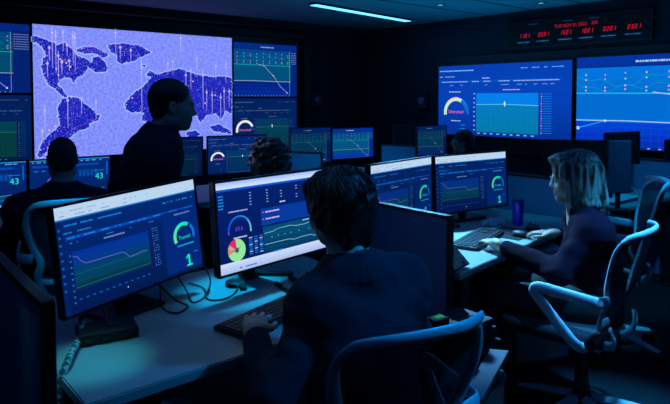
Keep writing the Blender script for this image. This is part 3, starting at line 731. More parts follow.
_c.scale = (1, 1, 1.04)
_e.scale = (1, 1, 1.09)
chair(.15, 4.62, math.atan2(.77, -.64), 'white framed office chair peeking out behind the left monitor of the blonde person')

# ------------------------------------------------------------------ things on and under the desks
def keyboard(x, y, yaw, label, z=.73, lit=False, tilt=0.0):
    root = empty('keyboard', (x, y, z), yaw, label, 'keyboard', 'keyboards on the desks')
    m = MB(); m.box((0, 0, .011), (.445, .150, .018), .005); m.build('base', BLACKP, root)
    KM = mat('keycap', (20, 21, 26), .55) if not lit else mat('glint_keycap', (220, 222, 226), .4)  # glint of light on the keys put into the pale keycap colour
    m = MB()
    for r_ in range(5):
        for c_ in range(21):
            if c_ in (15, 18) and r_ in (1, 2, 3) and not lit: continue
            m.box((-.207 + c_ * .0207, -.052 + r_ * .026, .0215), (.0172, .0215, .006), 0)
    m.build('keys', KM, root)
    for sx in (-1, 1):
        m = MB(); m.box((sx * .17, .055, .002), (.03, .02, .004), 0); m.build('foot', RUBBER, root)
    return root
keyboard(-.212, 2.085, .965, 'black keyboard under the hand of the person in the foreground')
keyboard(.765, 3.19, 1.00, 'black keyboard under the hand of the blonde person')
keyboard(2.10, 4.41, YE, 'keyboard with glint coloured into its pale keys on the right desk behind the blonde person', lit=True)
def mouse(x, y, z, yaw, label):
    o = empty('computer_mouse', (x, y, z), yaw, label, 'mouse', None)
    m = MB(); m.ball((0, 0, .012), .03, (1, 1.75, .75), 20); m.box((0, 0, .006), (.05, .09, .012), .005); m.build('body', DARKP, o, True)
    m = MB(); m.cyl((-.004, .028, .032), (.004, .028, .032), .008, n=12); m.build('scroll_wheel', GREYP, o, True)
b = MB(); b.box((0, 0, .002), (.27, .22, .004), .0015); o = b.build('mouse_pad', mat('mouse_pad_cloth', (22, 24, 30), .95, bump=.2)); o.location = (.99, 3.36, .7305); o.rotation_euler.z = .85
tag(o, 'black mouse pad on the desk of the blonde person', 'mouse pad')
mouse(1.02, 3.27, .735, .9, 'black computer mouse under the far hand of the blonde person')
mouse(.70, 3.55, .73, .6, 'dark mouse lying below the right monitor of the blonde person')
mouse(1.14, 3.42, .735, .4, 'small black mouse at the edge of the mouse pad')
# docking box under the nearest monitor
o = empty('docking_box', (-.735, 1.905, .73), .50, 'flat black docking box on the desk below the nearest monitor', 'docking box')
b = MB(); b.box((0, 0, .018), (.18, .12, .036), .007); b.build('case', RUBBER, o)
b = MB()
for k in range(3): b = MB(); b.box((-.06 + k * .05, -.066, .018), (.022, .010, .009), 0); b.build('port', DARKP, o)
# tumbler
o = empty('steel_tumbler', (1.10, 3.585, .73), 0, 'tall shiny purple-blue steel tumbler on the desk of the blonde person', 'tumbler')
TUM = mat('purple_steel', (110, 84, 250), .25, .35)
b = MB(); b.lathe([(.0, 0), (.026, 0), (.030, .006), (.032, .05), (.034, .13), (.034, .140)], 32); b.build('body', TUM, o, True)
b = MB(); b.lathe([(.0345, .138), (.0355, .142), (.0355, .152), (.031, .157), (.0, .157)], 32); b.build('lid', mat('lid_plastic', (60, 50, 130), .4), o, True)
# crumpled clear wrap
WR = mat('clear_wrap', (190, 215, 235), .15, alpha=.75, bump=1.0, bscale=60)
bm = bmesh.new(); bmesh.ops.create_uvsphere(bm, u_segments=36, v_segments=18, radius=1)
rw = random.Random(3)
for v in bm.verts:
    n = 1 + .18 * math.sin(v.co.x * 9 + v.co.y * 5) * math.cos(v.co.y * 11 + 1) + rw.uniform(-.05, .05)
    v.co = Vector((v.co.x * .085 * n, v.co.y * .05 * n, max(0, v.co.z + .35) * .028 * n))
m = MB(); m.bm = bm; o = m.build('crumpled_wrap', WR, None, True); o.location = (.965, 3.60, .7305); o.rotation_euler.z = .5
tag(o, 'crumpled clear plastic wrap beside the tumbler', 'plastic wrap')
# phone stand box near the divider
o = empty('desk_phone', (.535, 2.66, .73), .9, 'dark desk phone leaning beside the divider at the corner of the white desk', 'phone')
b = MB(); b.box((0, 0, .045), (.15, .10, .012), .004, rot=Matrix.Rotation(.75, 4, 'X')); b.build('body', DARKP, o)
b = MB(); b.box((0, .03, .012), (.13, .06, .024), .006); b.build('foot', BLACKP, o)
b = MB(); b.box((.045, -.012, .052), (.02, .008, .004), 0, rot=Matrix.Rotation(.75, 4, 'X')); b.build('button', GREYP, o)
# cables
CAB = mat('black_cable', (12, 13, 15), .5)
def cable(pts, r, label, m=CAB, group='cables on the foreground desk'):
    b = MB(); b.tube(smooth_path(pts, 10), r, n=8); o = b.build('cable', m, None, True); return tag(o, label, 'cable', group)
z = .735
cable([(-.72, 2.17, .90), (-.66, 2.22, .80), (-.60, 2.23, .737), (-.54, 2.17, z), (-.56, 2.10, z), (-.62, 2.13, z + .01), (-.66, 2.24, .80)], .0035, 'black cable looping on the desk below the middle of the nearest monitor')
cable([(-.56, 2.42, .86), (-.50, 2.38, .77), (-.49, 2.26, z), (-.43, 2.24, z), (-.39, 2.33, z), (-.40, 2.45, .77), (-.44, 2.56, .80)], .0035, 'black cable curving out between the two nearest monitors')
cable([(-.64, 2.33, .83), (-.58, 2.30, .757), (-.545, 2.235, z), (-.52, 2.21, z), (-.50, 2.28, z), (-.53, 2.38, z), (-.6, 2.44, z)], .003, 'thin black cable in a tight loop beside the docking box')
cable([(-.80, 1.98, .83), (-.76, 1.95, .80), (-.73, 1.90, .772), (-.70, 1.91, .768)], .004, 'short black cable plugged into the top of the docking box')
for k, (a, c) in enumerate((((-.24, 2.42), (-.145, 2.24)), ((-.19, 2.50), (-.06, 2.28)), ((-.12, 2.55), (-.02, 2.36)))):
    cable([(a[0], a[1], .742), ((a[0] + c[0]) / 2 + .01, (a[1] + c[1]) / 2, .741), (c[0], c[1], .741)], .010, ['flat black cable lead nearest the keyboard of the foreground person', 'middle one of the thick black leads below the pie chart monitor', 'thick black lead farthest right below the pie chart monitor'][k])
o = empty('puck', (-.405, 2.43, .73), 0, 'round black puck on the desk below the pie chart monitor', 'puck')
b = MB(); b.lathe([(0, 0), (.040, 0), (.045, .006), (.043, .016), (.030, .022), (0, .022)], 28); b.build('body', BLACKP, o, True)
b = MB(); b.lathe([(0, .022), (.012, .0222), (.010, .026), (0, .026)], 20); b.build('button', GREYP, o, True)
# braided sleeve hanging from the nearest monitor down over the desk end
BR = mat('braided_sleeve', (120, 128, 132), .8, bump=1.0, bscale=120)
nt = BR.node_tree; pb = nt.nodes['Principled BSDF']; ck_ = nt.nodes.new('ShaderNodeTexChecker'); ck_.inputs['Scale'].default_value = 55
tcn = nt.nodes.new('ShaderNodeTexCoord'); mpn = nt.nodes.new('ShaderNodeMapping'); mpn.inputs['Rotation'].default_value = (.7, .78, .6)
nt.links.new(tcn.outputs['Object'], mpn.inputs['Vector']); nt.links.new(mpn.outputs['Vector'], ck_.inputs['Vector'])
ck_.inputs['Color1'].default_value = (*lin((150, 160, 165)), 1); ck_.inputs['Color2'].default_value = (*lin((60, 66, 74)), 1)
nt.links.new(ck_.outputs['Color'], pb.inputs['Base Color'])
b = MB(); b.tube(smooth_path([(-.83, 1.99, .84), (-.822, 1.93, .785), (-.80, 1.85, .747), (-.775, 1.74, .747), (-.757, 1.665, .745), (-.757, 1.625, .70), (-.757, 1.62, .5), (-.757, 1.62, .2), (-.757, 1.62, .02)], 10), .0115, n=14)
tag(b.build('cable_sleeve', BR, None, True), 'pale braided cable sleeve running down from the nearest monitor over the desk end', 'cable sleeve')

# under the blonde person's desk
o = empty('pedestal_cabinet', (1.08, 3.50, 0), .30, 'pale pedestal cabinet under the desk of the blonde person', 'cabinet')
PED = mat('pedestal_paint', (170, 176, 184), .5)
b = MB(); b.box((0, 0, .34), (.36, .46, .62), .006); b.box((0, 0, .02), (.30, .40, .04), 0); b.build('carcass', PED, o)
for k in range(3):
    b = MB(); b.box((0, -.235, .14 + k * .20), (.34, .012, .185), .004); dr = b.build('drawer', PED, o)
    b = MB(); b.box((0, -.246, .20 + k * .20), (.10, .012, .012), .003); b.build('handle', METAL, dr)
stack = [(.49, 2.36, .29, .25, .08), (.492, 2.362, .27, .23, .06), (.49, 2.36, .25, .20, .05), (.493, 2.36, .22, .18, .035)]
zz = 0.0
SL = ['black equipment box, lowest of the stack on the floor behind the foreground person', 'black equipment box, second from the floor in the stack', 'black equipment box, third from the floor in the stack', 'smallest black equipment box topping the stack']
zz = .0
b = empty('equipment_cart', (.49, 2.36, 0), .7, 'low dark cart under the corner of the white desk, boxes stacked on it', 'cart')
m = MB(); m.box((0, 0, .38), (.30, .26, .03), .005); m.build('shelf', BLACKP, b); m = MB(); m.box((0, 0, .08), (.30, .26, .03), .005); m.build('shelf', BLACKP, b)
for sx in (-1, 1):
    for sy in (-1, 1): m = MB(); m.cyl((sx * .13, sy * .11, .0), (sx * .13, sy * .11, .39), .012, n=10); m.build('leg', BLACKP, b, True)
zz = .396
for (x, y, w, dd, hh), lb in zip(stack, SL):
    o = empty('equipment_box', (x, y, zz), .7 + .05 * hh * 10, lb, 'box', 'stacked equipment boxes')
    m = MB(); m.box((0, 0, hh / 2), (w, dd, hh - .004), .006); m.build('case', DARKP, o)
    m = MB(); m.box((0, -dd / 2 - .001, hh / 2), (w * .85, .004, hh * .4), 0); m.build('front_panel', BLACKP, o); zz += hh
# pale papers and small lights
b = MB(); b.box((0, 0, 0), (.07, .34, .012), .003); o = b.build('document_folder', mat('folder_card', (62, 76, 96), .7)); o.location = (.53, 2.06, .535); o.rotation_euler = (.10, -.12, -.54)
tag(o, 'long pale folder resting low behind the chair of the foreground person', 'folder')
# badge on the person's lap and glow of small devices
o = empty('id_badge', (.905, 2.80, .555), .4, 'small pale badge holder on the lap of the blonde person', 'badge')
b = MB(); b.box((0, 0, 0), (.062, .09, .006), .002, rot=Matrix.Rotation(.4, 4, 'X')); b.build('card', mat('pale_card', (168, 190, 205), .7), o)
b = MB(); b.box((0, .05, .024), (.015, .02, .008), .002); b.build('clip', METAL, o)
def led(p, c, st, label, nm):
    m = bpy.data.materials.new(nm); m.use_nodes = True; g = m.node_tree.nodes['Principled BSDF']; g.inputs['Base Color'].default_value = (.01, .01, .01, 1)
    g.inputs['Emission Color'].default_value = (*lin(c), 1); g.inputs['Emission Strength'].default_value = st
    o = empty('indicator_box', p, .6, label, 'device')
    b = MB(); b.box((0, 0, .012), (.07, .05, .024), .004); b.build('case', BLACKP, o); b = MB(); b.box((0, -.004, .026), (.035, .022, .006), .002); b.build('light', m, o)
    return o

FS = empty('folder_stand', (.53, 2.06, 0), -.54, 'low dark stand under the long pale folder', 'stand')
m = MB(); m.box((0, 0, .25), (.05, .30, .49), .01); m.build('body', BLACKP, FS); m = MB(); m.box((0, 0, .01), (.16, .38, .02), .005); m.build('foot', BLACKP, FS)
ST_ = empty('side_table', (.392, 2.20, 0), .7, 'small dark side table right of the foreground person', 'table')
m = MB(); m.box((0, 0, .645), (.15, .15, .02), .006); m.build('table_top', DARKP, ST_); m = MB(); m.cyl((0, 0, .02), (0, 0, .64), .015); m.build('pole', BLACKP, ST_, True); m = MB(); m.cyl((0, 0, 0), (0, 0, .02), .07); m.build('base', BLACKP, ST_, True)
led((.385, 2.21, .655), (30, 170, 70), .5, 'small device with a green light on the side table right of the foreground person', 'green_light')
led((.72, 2.36, .001), (60, 60, 255), 3.0, 'small device with a violet light on the floor near the folder', 'violet_light')
o = empty('footrest', (.80, 2.28, 0), .25, 'pale framed footrest standing on the floor at the bottom edge', 'footrest')
m = MB(); m.tube(smooth_path([(-.10, -.14, .01), (-.10, -.13, .14), (-.09, -.10, .20), (-.06, .02, .23), (.08, .04, .235), (.10, .0, .20), (.10, -.10, .02)], 6), .014, n=10, flat=.6, up=(1, 0, 0)); m.build('frame', WHITEP, o, True)
m = MB(); m.box((0, -.03, .17), (.16, .012, .10), .004, rot=Matrix.Rotation(-.4, 4, 'X')); m.build('pad', BLACKP, o)

# ------------------------------------------------------------------ figures: blended volumes turned into one continuous surface
class Vol:
    def __init__(s, lo, hi, res):
        s.lo = np.array(lo, np.float32); s.res = res
        s.n = np.ceil((np.array(hi) - np.array(lo)) / res).astype(int) + 1
        s.f = np.full(tuple(s.n), .2, np.float32)
    def _win(s, lo, hi, pad):
        a = np.clip(np.floor((np.array(lo) - pad - s.lo) / s.res).astype(int), 0, s.n - 1)
        b = np.clip(np.ceil((np.array(hi) + pad - s.lo) / s.res).astype(int) + 1, 1, s.n)
        if np.any(b - a < 1): return None
        g = np.meshgrid(*[s.lo[k] + s.res * np.arange(a[k], b[k], dtype=np.float32) for k in range(3)], indexing='ij')
        return tuple(slice(x, y) for x, y in zip(a, b)), np.stack(g, -1)
    def _mix(s, w, d, k, sub):
        a = s.f[w]
        if sub:
            d = -d
            if k > 0: h = np.maximum(k - np.abs(a - d), 0) / k; s.f[w] = np.maximum(a, d) + h * h * k * .25
            else: s.f[w] = np.maximum(a, d)
        else:
            if k > 0: h = np.maximum(k - np.abs(a - d), 0) / k; s.f[w] = np.minimum(a, d) - h * h * k * .25
            else: s.f[w] = np.minimum(a, d)
    def cap(s, a, b, ra, rb=None, k=.02, sub=False):
        rb = ra if rb is None else rb; a = np.array(a, np.float32); b = np.array(b, np.float32); r = max(ra, rb)
        q = s._win(np.minimum(a, b) - r, np.maximum(a, b) + r, k + .02)
        if q is None: return
        w, P = q; ba = b - a; pa = P - a; h = np.clip((pa @ ba) / max(1e-9, float(ba @ ba)), 0, 1)
        d = np.linalg.norm(pa - h[..., None] * ba, axis=-1) - (ra + (rb - ra) * h)
        s._mix(w, d, k, sub)
    def ell(s, c, r, Rm=None, k=.02, sub=False):
        c = np.array(c, np.float32); r = np.array(r, np.float32); m = float(r.max())
        q = s._win(c - m, c + m, k + .02)
        if q is None: return
        w, P = q; p = P - c
        if Rm is not None: p = p @ np.array(Rm, np.float32)      # columns of Rm are the local axes
        k0 = np.linalg.norm(p / r, axis=-1); k1 = np.linalg.norm(p / (r * r), axis=-1) + 1e-9
        s._mix(w, k0 * (k0 - 1) / k1, k, sub)
    def noise(s, amp, fr, seed=0, axis=None):
        """soft folds: a sum of waves added to the field near the surface"""
        rg = np.random.RandomState(seed); m = np.abs(s.f) < .05; idx = np.argwhere(m); P = s.lo + idx * s.res; v = 0
        for i in range(7):
            d = rg.normal(size=3); 
            if axis is not None: d = d * np.array(axis)
            d = d / (np.linalg.norm(d) + 1e-6) * fr * rg.uniform(.6, 1.7); v = v + np.sin(P @ d + rg.uniform(0, 6.28) + .7 * np.sin(P @ (d[[1, 2, 0]] * .7)))
        s.f[m] += (amp * v / 3).astype(np.float32)
    def mesh(s, name):
        f = s.f; f[0], f[-1], f[:, 0], f[:, -1], f[:, :, 0], f[:, :, -1] = [.2] * 6; ins = f < 0; acc = None; nx, ny, nz = f.shape
        cnt = np.zeros((nx - 1, ny - 1, nz - 1), np.int8); pos = np.zeros((nx - 1, ny - 1, nz - 1, 3), np.float32); faces = []
        for ax in range(3):
            o = [(0, 0), (1, 0), (1, 1), (0, 1)]; sa = [slice(None)] * 3; sb = [slice(None)] * 3; sa[ax] = slice(0, -1); sb[ax] = slice(1, None)
            A, B = f[tuple(sa)], f[tuple(sb)]; cr = (A < 0) != (B < 0); I = np.argwhere(cr); t = (A[cr] / (A[cr] - B[cr]))
            p = I.astype(np.float32); p[:, ax] += t; u, v = [(1, 2), (2, 0), (0, 1)][ax]
            for du in (0, -1):
                for dv in (0, -1):
                    c = I.copy(); c[:, u] += du; c[:, v] += dv
                    np.add.at(cnt, (c[:, 0], c[:, 1], c[:, 2]), 1); np.add.at(pos, (c[:, 0], c[:, 1], c[:, 2]), p)
            quad = []
            for du, dv in ((0, 0), (-1, 0), (-1, -1), (0, -1)):
                c = I.copy(); c[:, u] += du; c[:, v] += dv; quad.append(np.ravel_multi_index(c.T, cnt.shape))
            q = np.stack(quad, 1); flip = A[cr] >= 0; q[flip] = q[flip][:, ::-1]; faces.append(q)
        F = np.concatenate(faces); act = cnt.ravel() > 0; ids = np.cumsum(act) - 1
        V = pos.reshape(-1, 3)[act] / cnt.ravel()[act][:, None] * s.res + s.lo; F = ids[F]
        me = bpy.data.meshes.new(name); me.vertices.add(len(V)); me.vertices.foreach_set('co', V.astype(np.float32).ravel())
        me.loops.add(F.size); me.loops.foreach_set('vertex_index', F.astype(np.int32).ravel()); me.polygons.add(len(F))
        me.polygons.foreach_set('loop_start', np.arange(0, F.size, 4, dtype=np.int32)); me.polygons.foreach_set('loop_total', np.full(len(F), 4, np.int32))
        me.polygons.foreach_set('use_smooth', np.ones(len(F), bool)); me.update(calc_edges=True); me.validate()
        return me
def v3(*a): return np.array(a, float)
def unit(v): v = np.array(v, float); return v / np.linalg.norm(v)
class Frame:
    """local frame: x right of the person, y forward, z up"""
    def __init__(s, o, fwd, up=(0, 0, 1)):
        y = unit(fwd); x = unit(np.cross(y, up)); z = np.cross(x, y); s.o = np.array(o, float); s.R = np.stack([x, y, z], 1)
    def __call__(s, x, y, z): return s.o + s.R @ v3(x, y, z)
def head(S, H, face=True):
    e = lambda c, r, k=.02, sub=False: S.ell(H(*c), r, H.R, k, sub)
    e((0, -.015, .032), (.074, .094, .088)); e((0, .030, -.035), (.058, .064, .075), .04); e((0, .068, -.090), (.026, .020, .020), .03)
    for s in (-1, 1):
        e((s * .040, .052, -.030), (.026, .030, .028), .03); e((s * .052, .0, -.070), (.020, .035, .026), .03)
        e((s * .079, -.008, -.008), (.008, .019, .030), .006); e((s * .086, -.004, -.004), (.005, .010, .017), .004, True); e((s * .078, .002, -.032), (.006, .009, .010), .005)
    if face:
        S.cap(H(-.036, .083, .020), H(.036, .083, .020), .011, k=.018)
        S.cap(H(0, .086, .012), H(0, .103, -.026), .0075, .0120, k=.014); e((-.011, .096, -.030), (.008, .010, .007), .006); e((.011, .096, -.030), (.008, .010, .007), .006)
        for s in (-1, 1):
            e((s * .031, .094, .000), (.017, .012, .011), .010, True); e((s * .031, .078, .000), (.0135, .0125, .012), .002)
        S.cap(H(-.018, .089, -.054), H(.018, .089, -.054), .0062, k=.006); S.cap(H(-.014, .088, -.064), H(.014, .088, -.064), .0068, k=.006)
        S.cap(H(-.022, .097, -.059), H(.022, .097, -.059), .0022, k=.003, sub=True)
def hand(S, w, fwd, up, side, curl=(.35, .35, .35, .4), sc=1.0, spread=.10, thumb=.5):
    """w wrist point, fwd towards the knuckles, up out of the back of the hand, side towards the thumb"""
    f, u, t = unit(fwd), unit(up), unit(side); Rm = np.stack([t, f, u], 1)
    S.ell(w + f * .048 * sc, v3(.040, .050, .0135) * sc, Rm, .014); S.ell(w + f * .075 * sc, v3(.041, .022, .0120) * sc, Rm, .012); S.cap(w - f * .02, w + f * .02 * sc, .023 * sc, .024 * sc, .02)
    for i, (off, L) in enumerate(((.030, .070), (.0105, .079), (-.0095, .073), (-.029, .057))):
        b = w + f * (.088 - .004 * abs(i - 1.2)) * sc + t * off * sc; d = unit(f + t * (off / .03) * spread); a = curl[i] * .5; p = b; r = .0088 * sc
        for j, (fr, da) in enumerate(((.46, curl[i]), (.30, curl[i] * 1.3), (.24, curl[i]))):
            dd = d * math.cos(a) - u * math.sin(a); q = p + dd * L * fr * sc; S.cap(p, q, r, r * .93, .004); p = q; r *= .93; a += da
    b = w + f * .022 * sc + t * .026 * sc - u * .004; m = b + (t * .75 + f * .62 - u * .18) * .036 * sc; e = m + (t * .32 + f * .92 - u * .12) * .031 * sc; e2 = e + (f * .98 + t * (.05 - thumb * .2) - u * .1) * .024 * sc
    S.cap(b, m, .0155 * sc, .0112 * sc, .014); S.cap(m, e, .0108 * sc, .0098 * sc, .004); S.cap(e, e2, .0098 * sc, .0084 * sc, .003)
def torso(S, hips, chest, neck, shl, shr, g=0.0, k=.07):
    """hips, chest, neck base, left and right shoulder joints; g makes it wider for clothes"""
    hips, chest, neck, shl, shr = map(lambda a: np.array(a, float), (hips, chest, neck, shl, shr)); side = unit(shr - shl); up = unit(neck - hips); f = unit(np.cross(up, side)); Rm = np.stack([side, f, np.cross(side, f)], 1)
    S.ell(hips, v3(.155 + g, .115 + g, .12), Rm, k); S.ell(hips * .5 + chest * .5, v3(.135 + g, .10 + g, .16), Rm, k); S.ell(chest, v3(.155 + g, .112 + g, .16), Rm, k)
    S.cap(shl, shr, .062 + g, k=k); S.cap(neck, shl * .9 + neck * .1, .045 + g * .8, .052 + g, k); S.cap(neck, shr * .9 + neck * .1, .045 + g * .8, .052 + g, k)
def limb(S, pts, rad, g=0.0, k=.02):
    for (a, b), (ra, rb) in zip(zip(pts, pts[1:]), zip(rad, rad[1:])): S.cap(a, b, ra + g, rb + g, k)
def person(label, head_o, face_dir, up_dir, hips, chest, neck, shl, shr, armL, armR, legL, legR, res=.006, jacket=None, jmat=None, trouser=None, hand_args=None, face=True, lo=None, hi=None, shirt=None, jres=.008, jg=.022, folds=.006, sz=1.0):
    pts = [np.array(p, float) for p in [head_o, hips, chest, neck, shl, shr] + list(armL) + list(armR) + list(legL) + list(legR)]
    lo = np.min(pts, 0) - .22; hi = np.max(pts, 0) + .22
    floor = min(legL[-1][2], legR[-1][2]) - .08
    S = Vol(lo, hi, res); H = Frame(head_o, face_dir, up_dir); head(S, H, face)
    S.cap(H(0, -.028, -.06), neck, .052, .056, .03); torso(S, hips, chest, neck, shl, shr, 0)
    limb(S, [shl] + list(armL), (.046, .036, .025), k=.03); limb(S, [shr] + list(armR), (.046, .036, .025), k=.03)
    for leg in (legL, legR):
        limb(S, leg, (.085, .060, .042), k=.04); a = np.array(leg[-1]); d = unit(np.array(leg[1]) - np.array(leg[0])) * v3(1, 1, 0)
        if np.linalg.norm(d) < .2: d = np.array(H.R[:, 1]) * v3(1, 1, 0)
        S.cap(a, a + unit(d) * .15 - v3(0, 0, .035), .042, .030, .03)
    for h in (hand_args or []): hand(S, **h)
    me = S.mesh('person'); me.materials.append(SKIN); root = link('person', me); tag(root, label, 'person'); root['kind_note'] = ''
    del root['kind_note']
    # jacket
    J = Vol(lo, hi, jres); torso(J, hips, chest, neck, shl, shr, jg)
    for sh, arm in ((shl, armL), (shr, armR)):
        w = np.array(arm[-1]); e = np.array(arm[-2]); cuff = w + (e - w) * .20
        limb(J, [sh, e, cuff], (.058, .050, .036), g=.006, k=.03)
    nk = np.array(neck, float); up = unit(np.array(head_o) - nk)
    for i in range(20):        # turned-down collar round the neck
        a = 2 * math.pi * i / 20; c = H.R[:, 0] * math.cos(a) * .072 + H.R[:, 1] * (math.sin(a) * .070 - .010); 
        if math.sin(a) < .75: J.cap(nk + c + v3(0, 0, .012), nk + c * 1.18 - v3(0, 0, .016), .011, .013, .012)
    J.noise(folds, 26, 3); J.noise(folds * .35, 70, 5)
    J.cap(nk + up * .0 - np.array(H.R[:, 1]) * .005, nk + up * .16, .061, .075, .01, sub=True)       # neck opening
    for sgn in (1,):
        c = nk + H.R[:, 1] * .095 - v3(0, 0, .035); J.ell(c, v3(.062, .075, .095) * (1 if sz == 1 else .8), H.R, .02, sub=True)       # open front
    mj = J.mesh('jacket'); mj.materials.append(jmat or JACK); link('jacket', mj, root)
    if shirt:
        C = Vol(nk - .19, nk + .19, .005); 
        for i in range(20):
            a = 2 * math.pi * i / 20; c = H.R[:, 0] * math.cos(a) * .060 + H.R[:, 1] * (math.sin(a) * .058 - .008); C.cap(nk + c + v3(0, 0, .030), nk + c * 1.10 - v3(0, 0, .01), .007, .009, .008)
        C.ell(nk + H.R[:, 1] * (.055 if sz == 1 else .030) - v3(0, 0, .055), v3(.070, .062, .090) * sz, H.R, .03)
        mc = C.mesh('shirt'); mc.materials.append(shirt); link('shirt', mc, root)
    T = Vol(np.array(lo), np.array([hi[0], hi[1], hips[2] + .2]), jres)
    hp = np.array(hips); sd = unit(np.array(shr) - np.array(shl)); T.ell(hp, (.175, .14, .13), np.stack([sd, np.cross(v3(0, 0, 1), sd), v3(0, 0, 1)], 1), .04)
    for leg in (legL, legR): limb(T, leg, (.098, .078, .062), k=.04)
    T.noise(.005, 30, 8)
    mt = T.mesh('trousers'); mt.materials.append(trouser or TROU); link('trousers', mt, root)
    F_ = Vol(lo, hi, .008)
    for leg in (legL, legR):
        a = np.array(leg[-1]); d = np.array(H.R[:, 1]) * v3(1, 1, 0) if abs(leg[1][2] - leg[0][2]) > .3 else unit((np.array(leg[1]) - np.array(leg[0])) * v3(1, 1, 0)); d = unit(d)
        F_.cap(a - d * .05 - v3(0, 0, .03), a + d * .17 - v3(0, 0, .04), .044, .036, .03)
    F_.f = np.maximum(F_.f, 0)if False else F_.f
    ms = F_.mesh('shoes'); ms.materials.append(BLACKP); link('shoes', ms, root)
    return root, H
def strands(b, paths, r, n=5): 
    for p in paths: 
        P = smooth_path(p, 4); m = len(P); b.tube(P, r, n=n, rr=[r * (1 - .6 * (i / (m - 1)) ** 2) for i in range(m)])
JACK = mat('black_jacket_wool', (14, 22, 44), .9, bump=.5, bscale=700)
TROU = mat('black_trousers', (6, 6, 9), .9, bump=.4, bscale=500)
BLAZ = mat('dark_plum_blazer', (36, 8, 27), .9, spec=.1, bump=.5, bscale=700)
SHIRT = mat('light_blue_shirt', (128, 165, 215), .8, bump=.3, bscale=500)
def hair_mat(nm, c, c2, rough=.38):
    m = mat(nm, c, rough, bump=.9, bscale=1.0, aniso=(260, 260, 22)); nt = m.node_tree; b = nt.nodes['Principled BSDF']
    tc = nt.nodes.new('ShaderNodeTexCoord'); mp = nt.nodes.new('ShaderNodeMapping'); mp.inputs['Scale'].default_value = (70, 70, 8)
    n = nt.nodes.new('ShaderNodeTexNoise'); n.inputs['Scale'].default_value = 1; n.inputs['Detail'].default_value = 4
    nt.links.new(tc.outputs['Object'], mp.inputs['Vector']); nt.links.new(mp.outputs['Vector'], n.inputs['Vector'])
    r = nt.nodes.new('ShaderNodeValToRGB'); e = r.color_ramp.elements; e[0].position = .40; e[0].color = (*lin(c), 1); e[1].position = .62; e[1].color = (*lin(c2), 1)
    nt.links.new(n.outputs['Fac'], r.inputs['Fac']); nt.links.new(r.outputs['Color'], b.inputs['Base Color']); return m
HAIRB = hair_mat('black_hair', (9, 9, 12), (24, 24, 28), .42)
HAIRL = hair_mat('streaked_blonde_hair', (26, 21, 20), (176, 158, 146))
HAIRC = hair_mat('curly_brown_hair', (30, 22, 18), (110, 84, 60))
STUB = mat('cropped_grey_hair', (60, 58, 58), .8, bump=.6, bscale=900)

# --- the person in the foreground, seen from behind
AF = unit((-.52, .85, 0))
A_hands = [dict(w=np.array((-.250, 1.805, .790)), fwd=(-.02, 1, .02), up=(.05, -.05, 1), side=(1, .02, -.05), curl=(.20, .14, .16, .24), sc=.98, spread=.2),
           dict(w=np.array((.13, 2.15, .768)), fwd=(-.55, .83, -.05), up=(0, 0, 1), side=(-.83, -.55, 0), curl=(.3, .3, .3, .35), sc=1.0)]
A, AH = person('person with black hair in a navy jacket, seated in the foreground, seen from behind',
    (.010, 1.825, 1.156), (-.58, .80, -.14), (0, 0, 1), (.10, 1.66, .52), (.075, 1.72, .78), (.045, 1.765, .985), (-.045, 1.705, .885), (.215, 1.86, .90),
    [(-.165, 1.56, .70), (-.250, 1.795, .790)], [(.27, 1.99, .70), (.13, 2.15, .768)],
    [(.02, 1.60, .52), (-.18, 1.95, .51), (-.20, 2.02, .10)], [(.18, 1.72, .52), (.0, 2.10, .51), (-.04, 2.18, .10)],
    res=.0048, hand_args=A_hands, shirt=SHIRT, jg=.030, jres=.007)
h = Vol(np.array(AH.o) - .2, np.array(AH.o) + .2, .004)
for c, r, k in (((0, -.018, .036), (.097, .118, .094), .02), ((0, -.064, -.02), (.088, .060, .080), .03), ((0, .062, .076), (.076, .050, .040), .03), ((-.070, -.008, .0), (.030, .052, .055), .02), ((.070, -.008, .0), (.030, .052, .055), .02), ((0, -.066, -.088), (.060, .040, .034), .02)):
    h.ell(AH(*c), r, AH.R, k)
for s in (-1, 1): h.ell(AH(s * .084, .012, -.035), (.020, .026, .030), AH.R, .01, sub=True)
h.noise(.004, 120, 4, axis=(1, 1, .35)); h.noise(.004, 55, 6)
mh = h.mesh('hair'); mh.materials.append(HAIRB); hair = link('hair', mh, A)
b = MB(); rs = random.Random(8); ps = []
for i in range(420):
    th = rs.uniform(0, 2 * math.pi); ph = rs.uniform(.0, 1.0); q0 = []
    for j in range(4):
        a = ph * .9 + .28 * j; x = math.sin(a) * math.cos(th + .1 * j); y = math.sin(a) * math.sin(th + .1 * j); zc = math.cos(a); rr_ = 1.0 + .035 * math.sin(j * 1.2 + i)
        if y > .75 and a > 1.05: break
        q0.append(Vector(AH(x * .099 * rr_, y * .120 * rr_ - .018, .035 + zc * .097 * rr_)))
    if len(q0) > 2: ps.append(q0)
strands(b, ps, .0021, 4); b.build('hair_strands', HAIRB, hair, True)

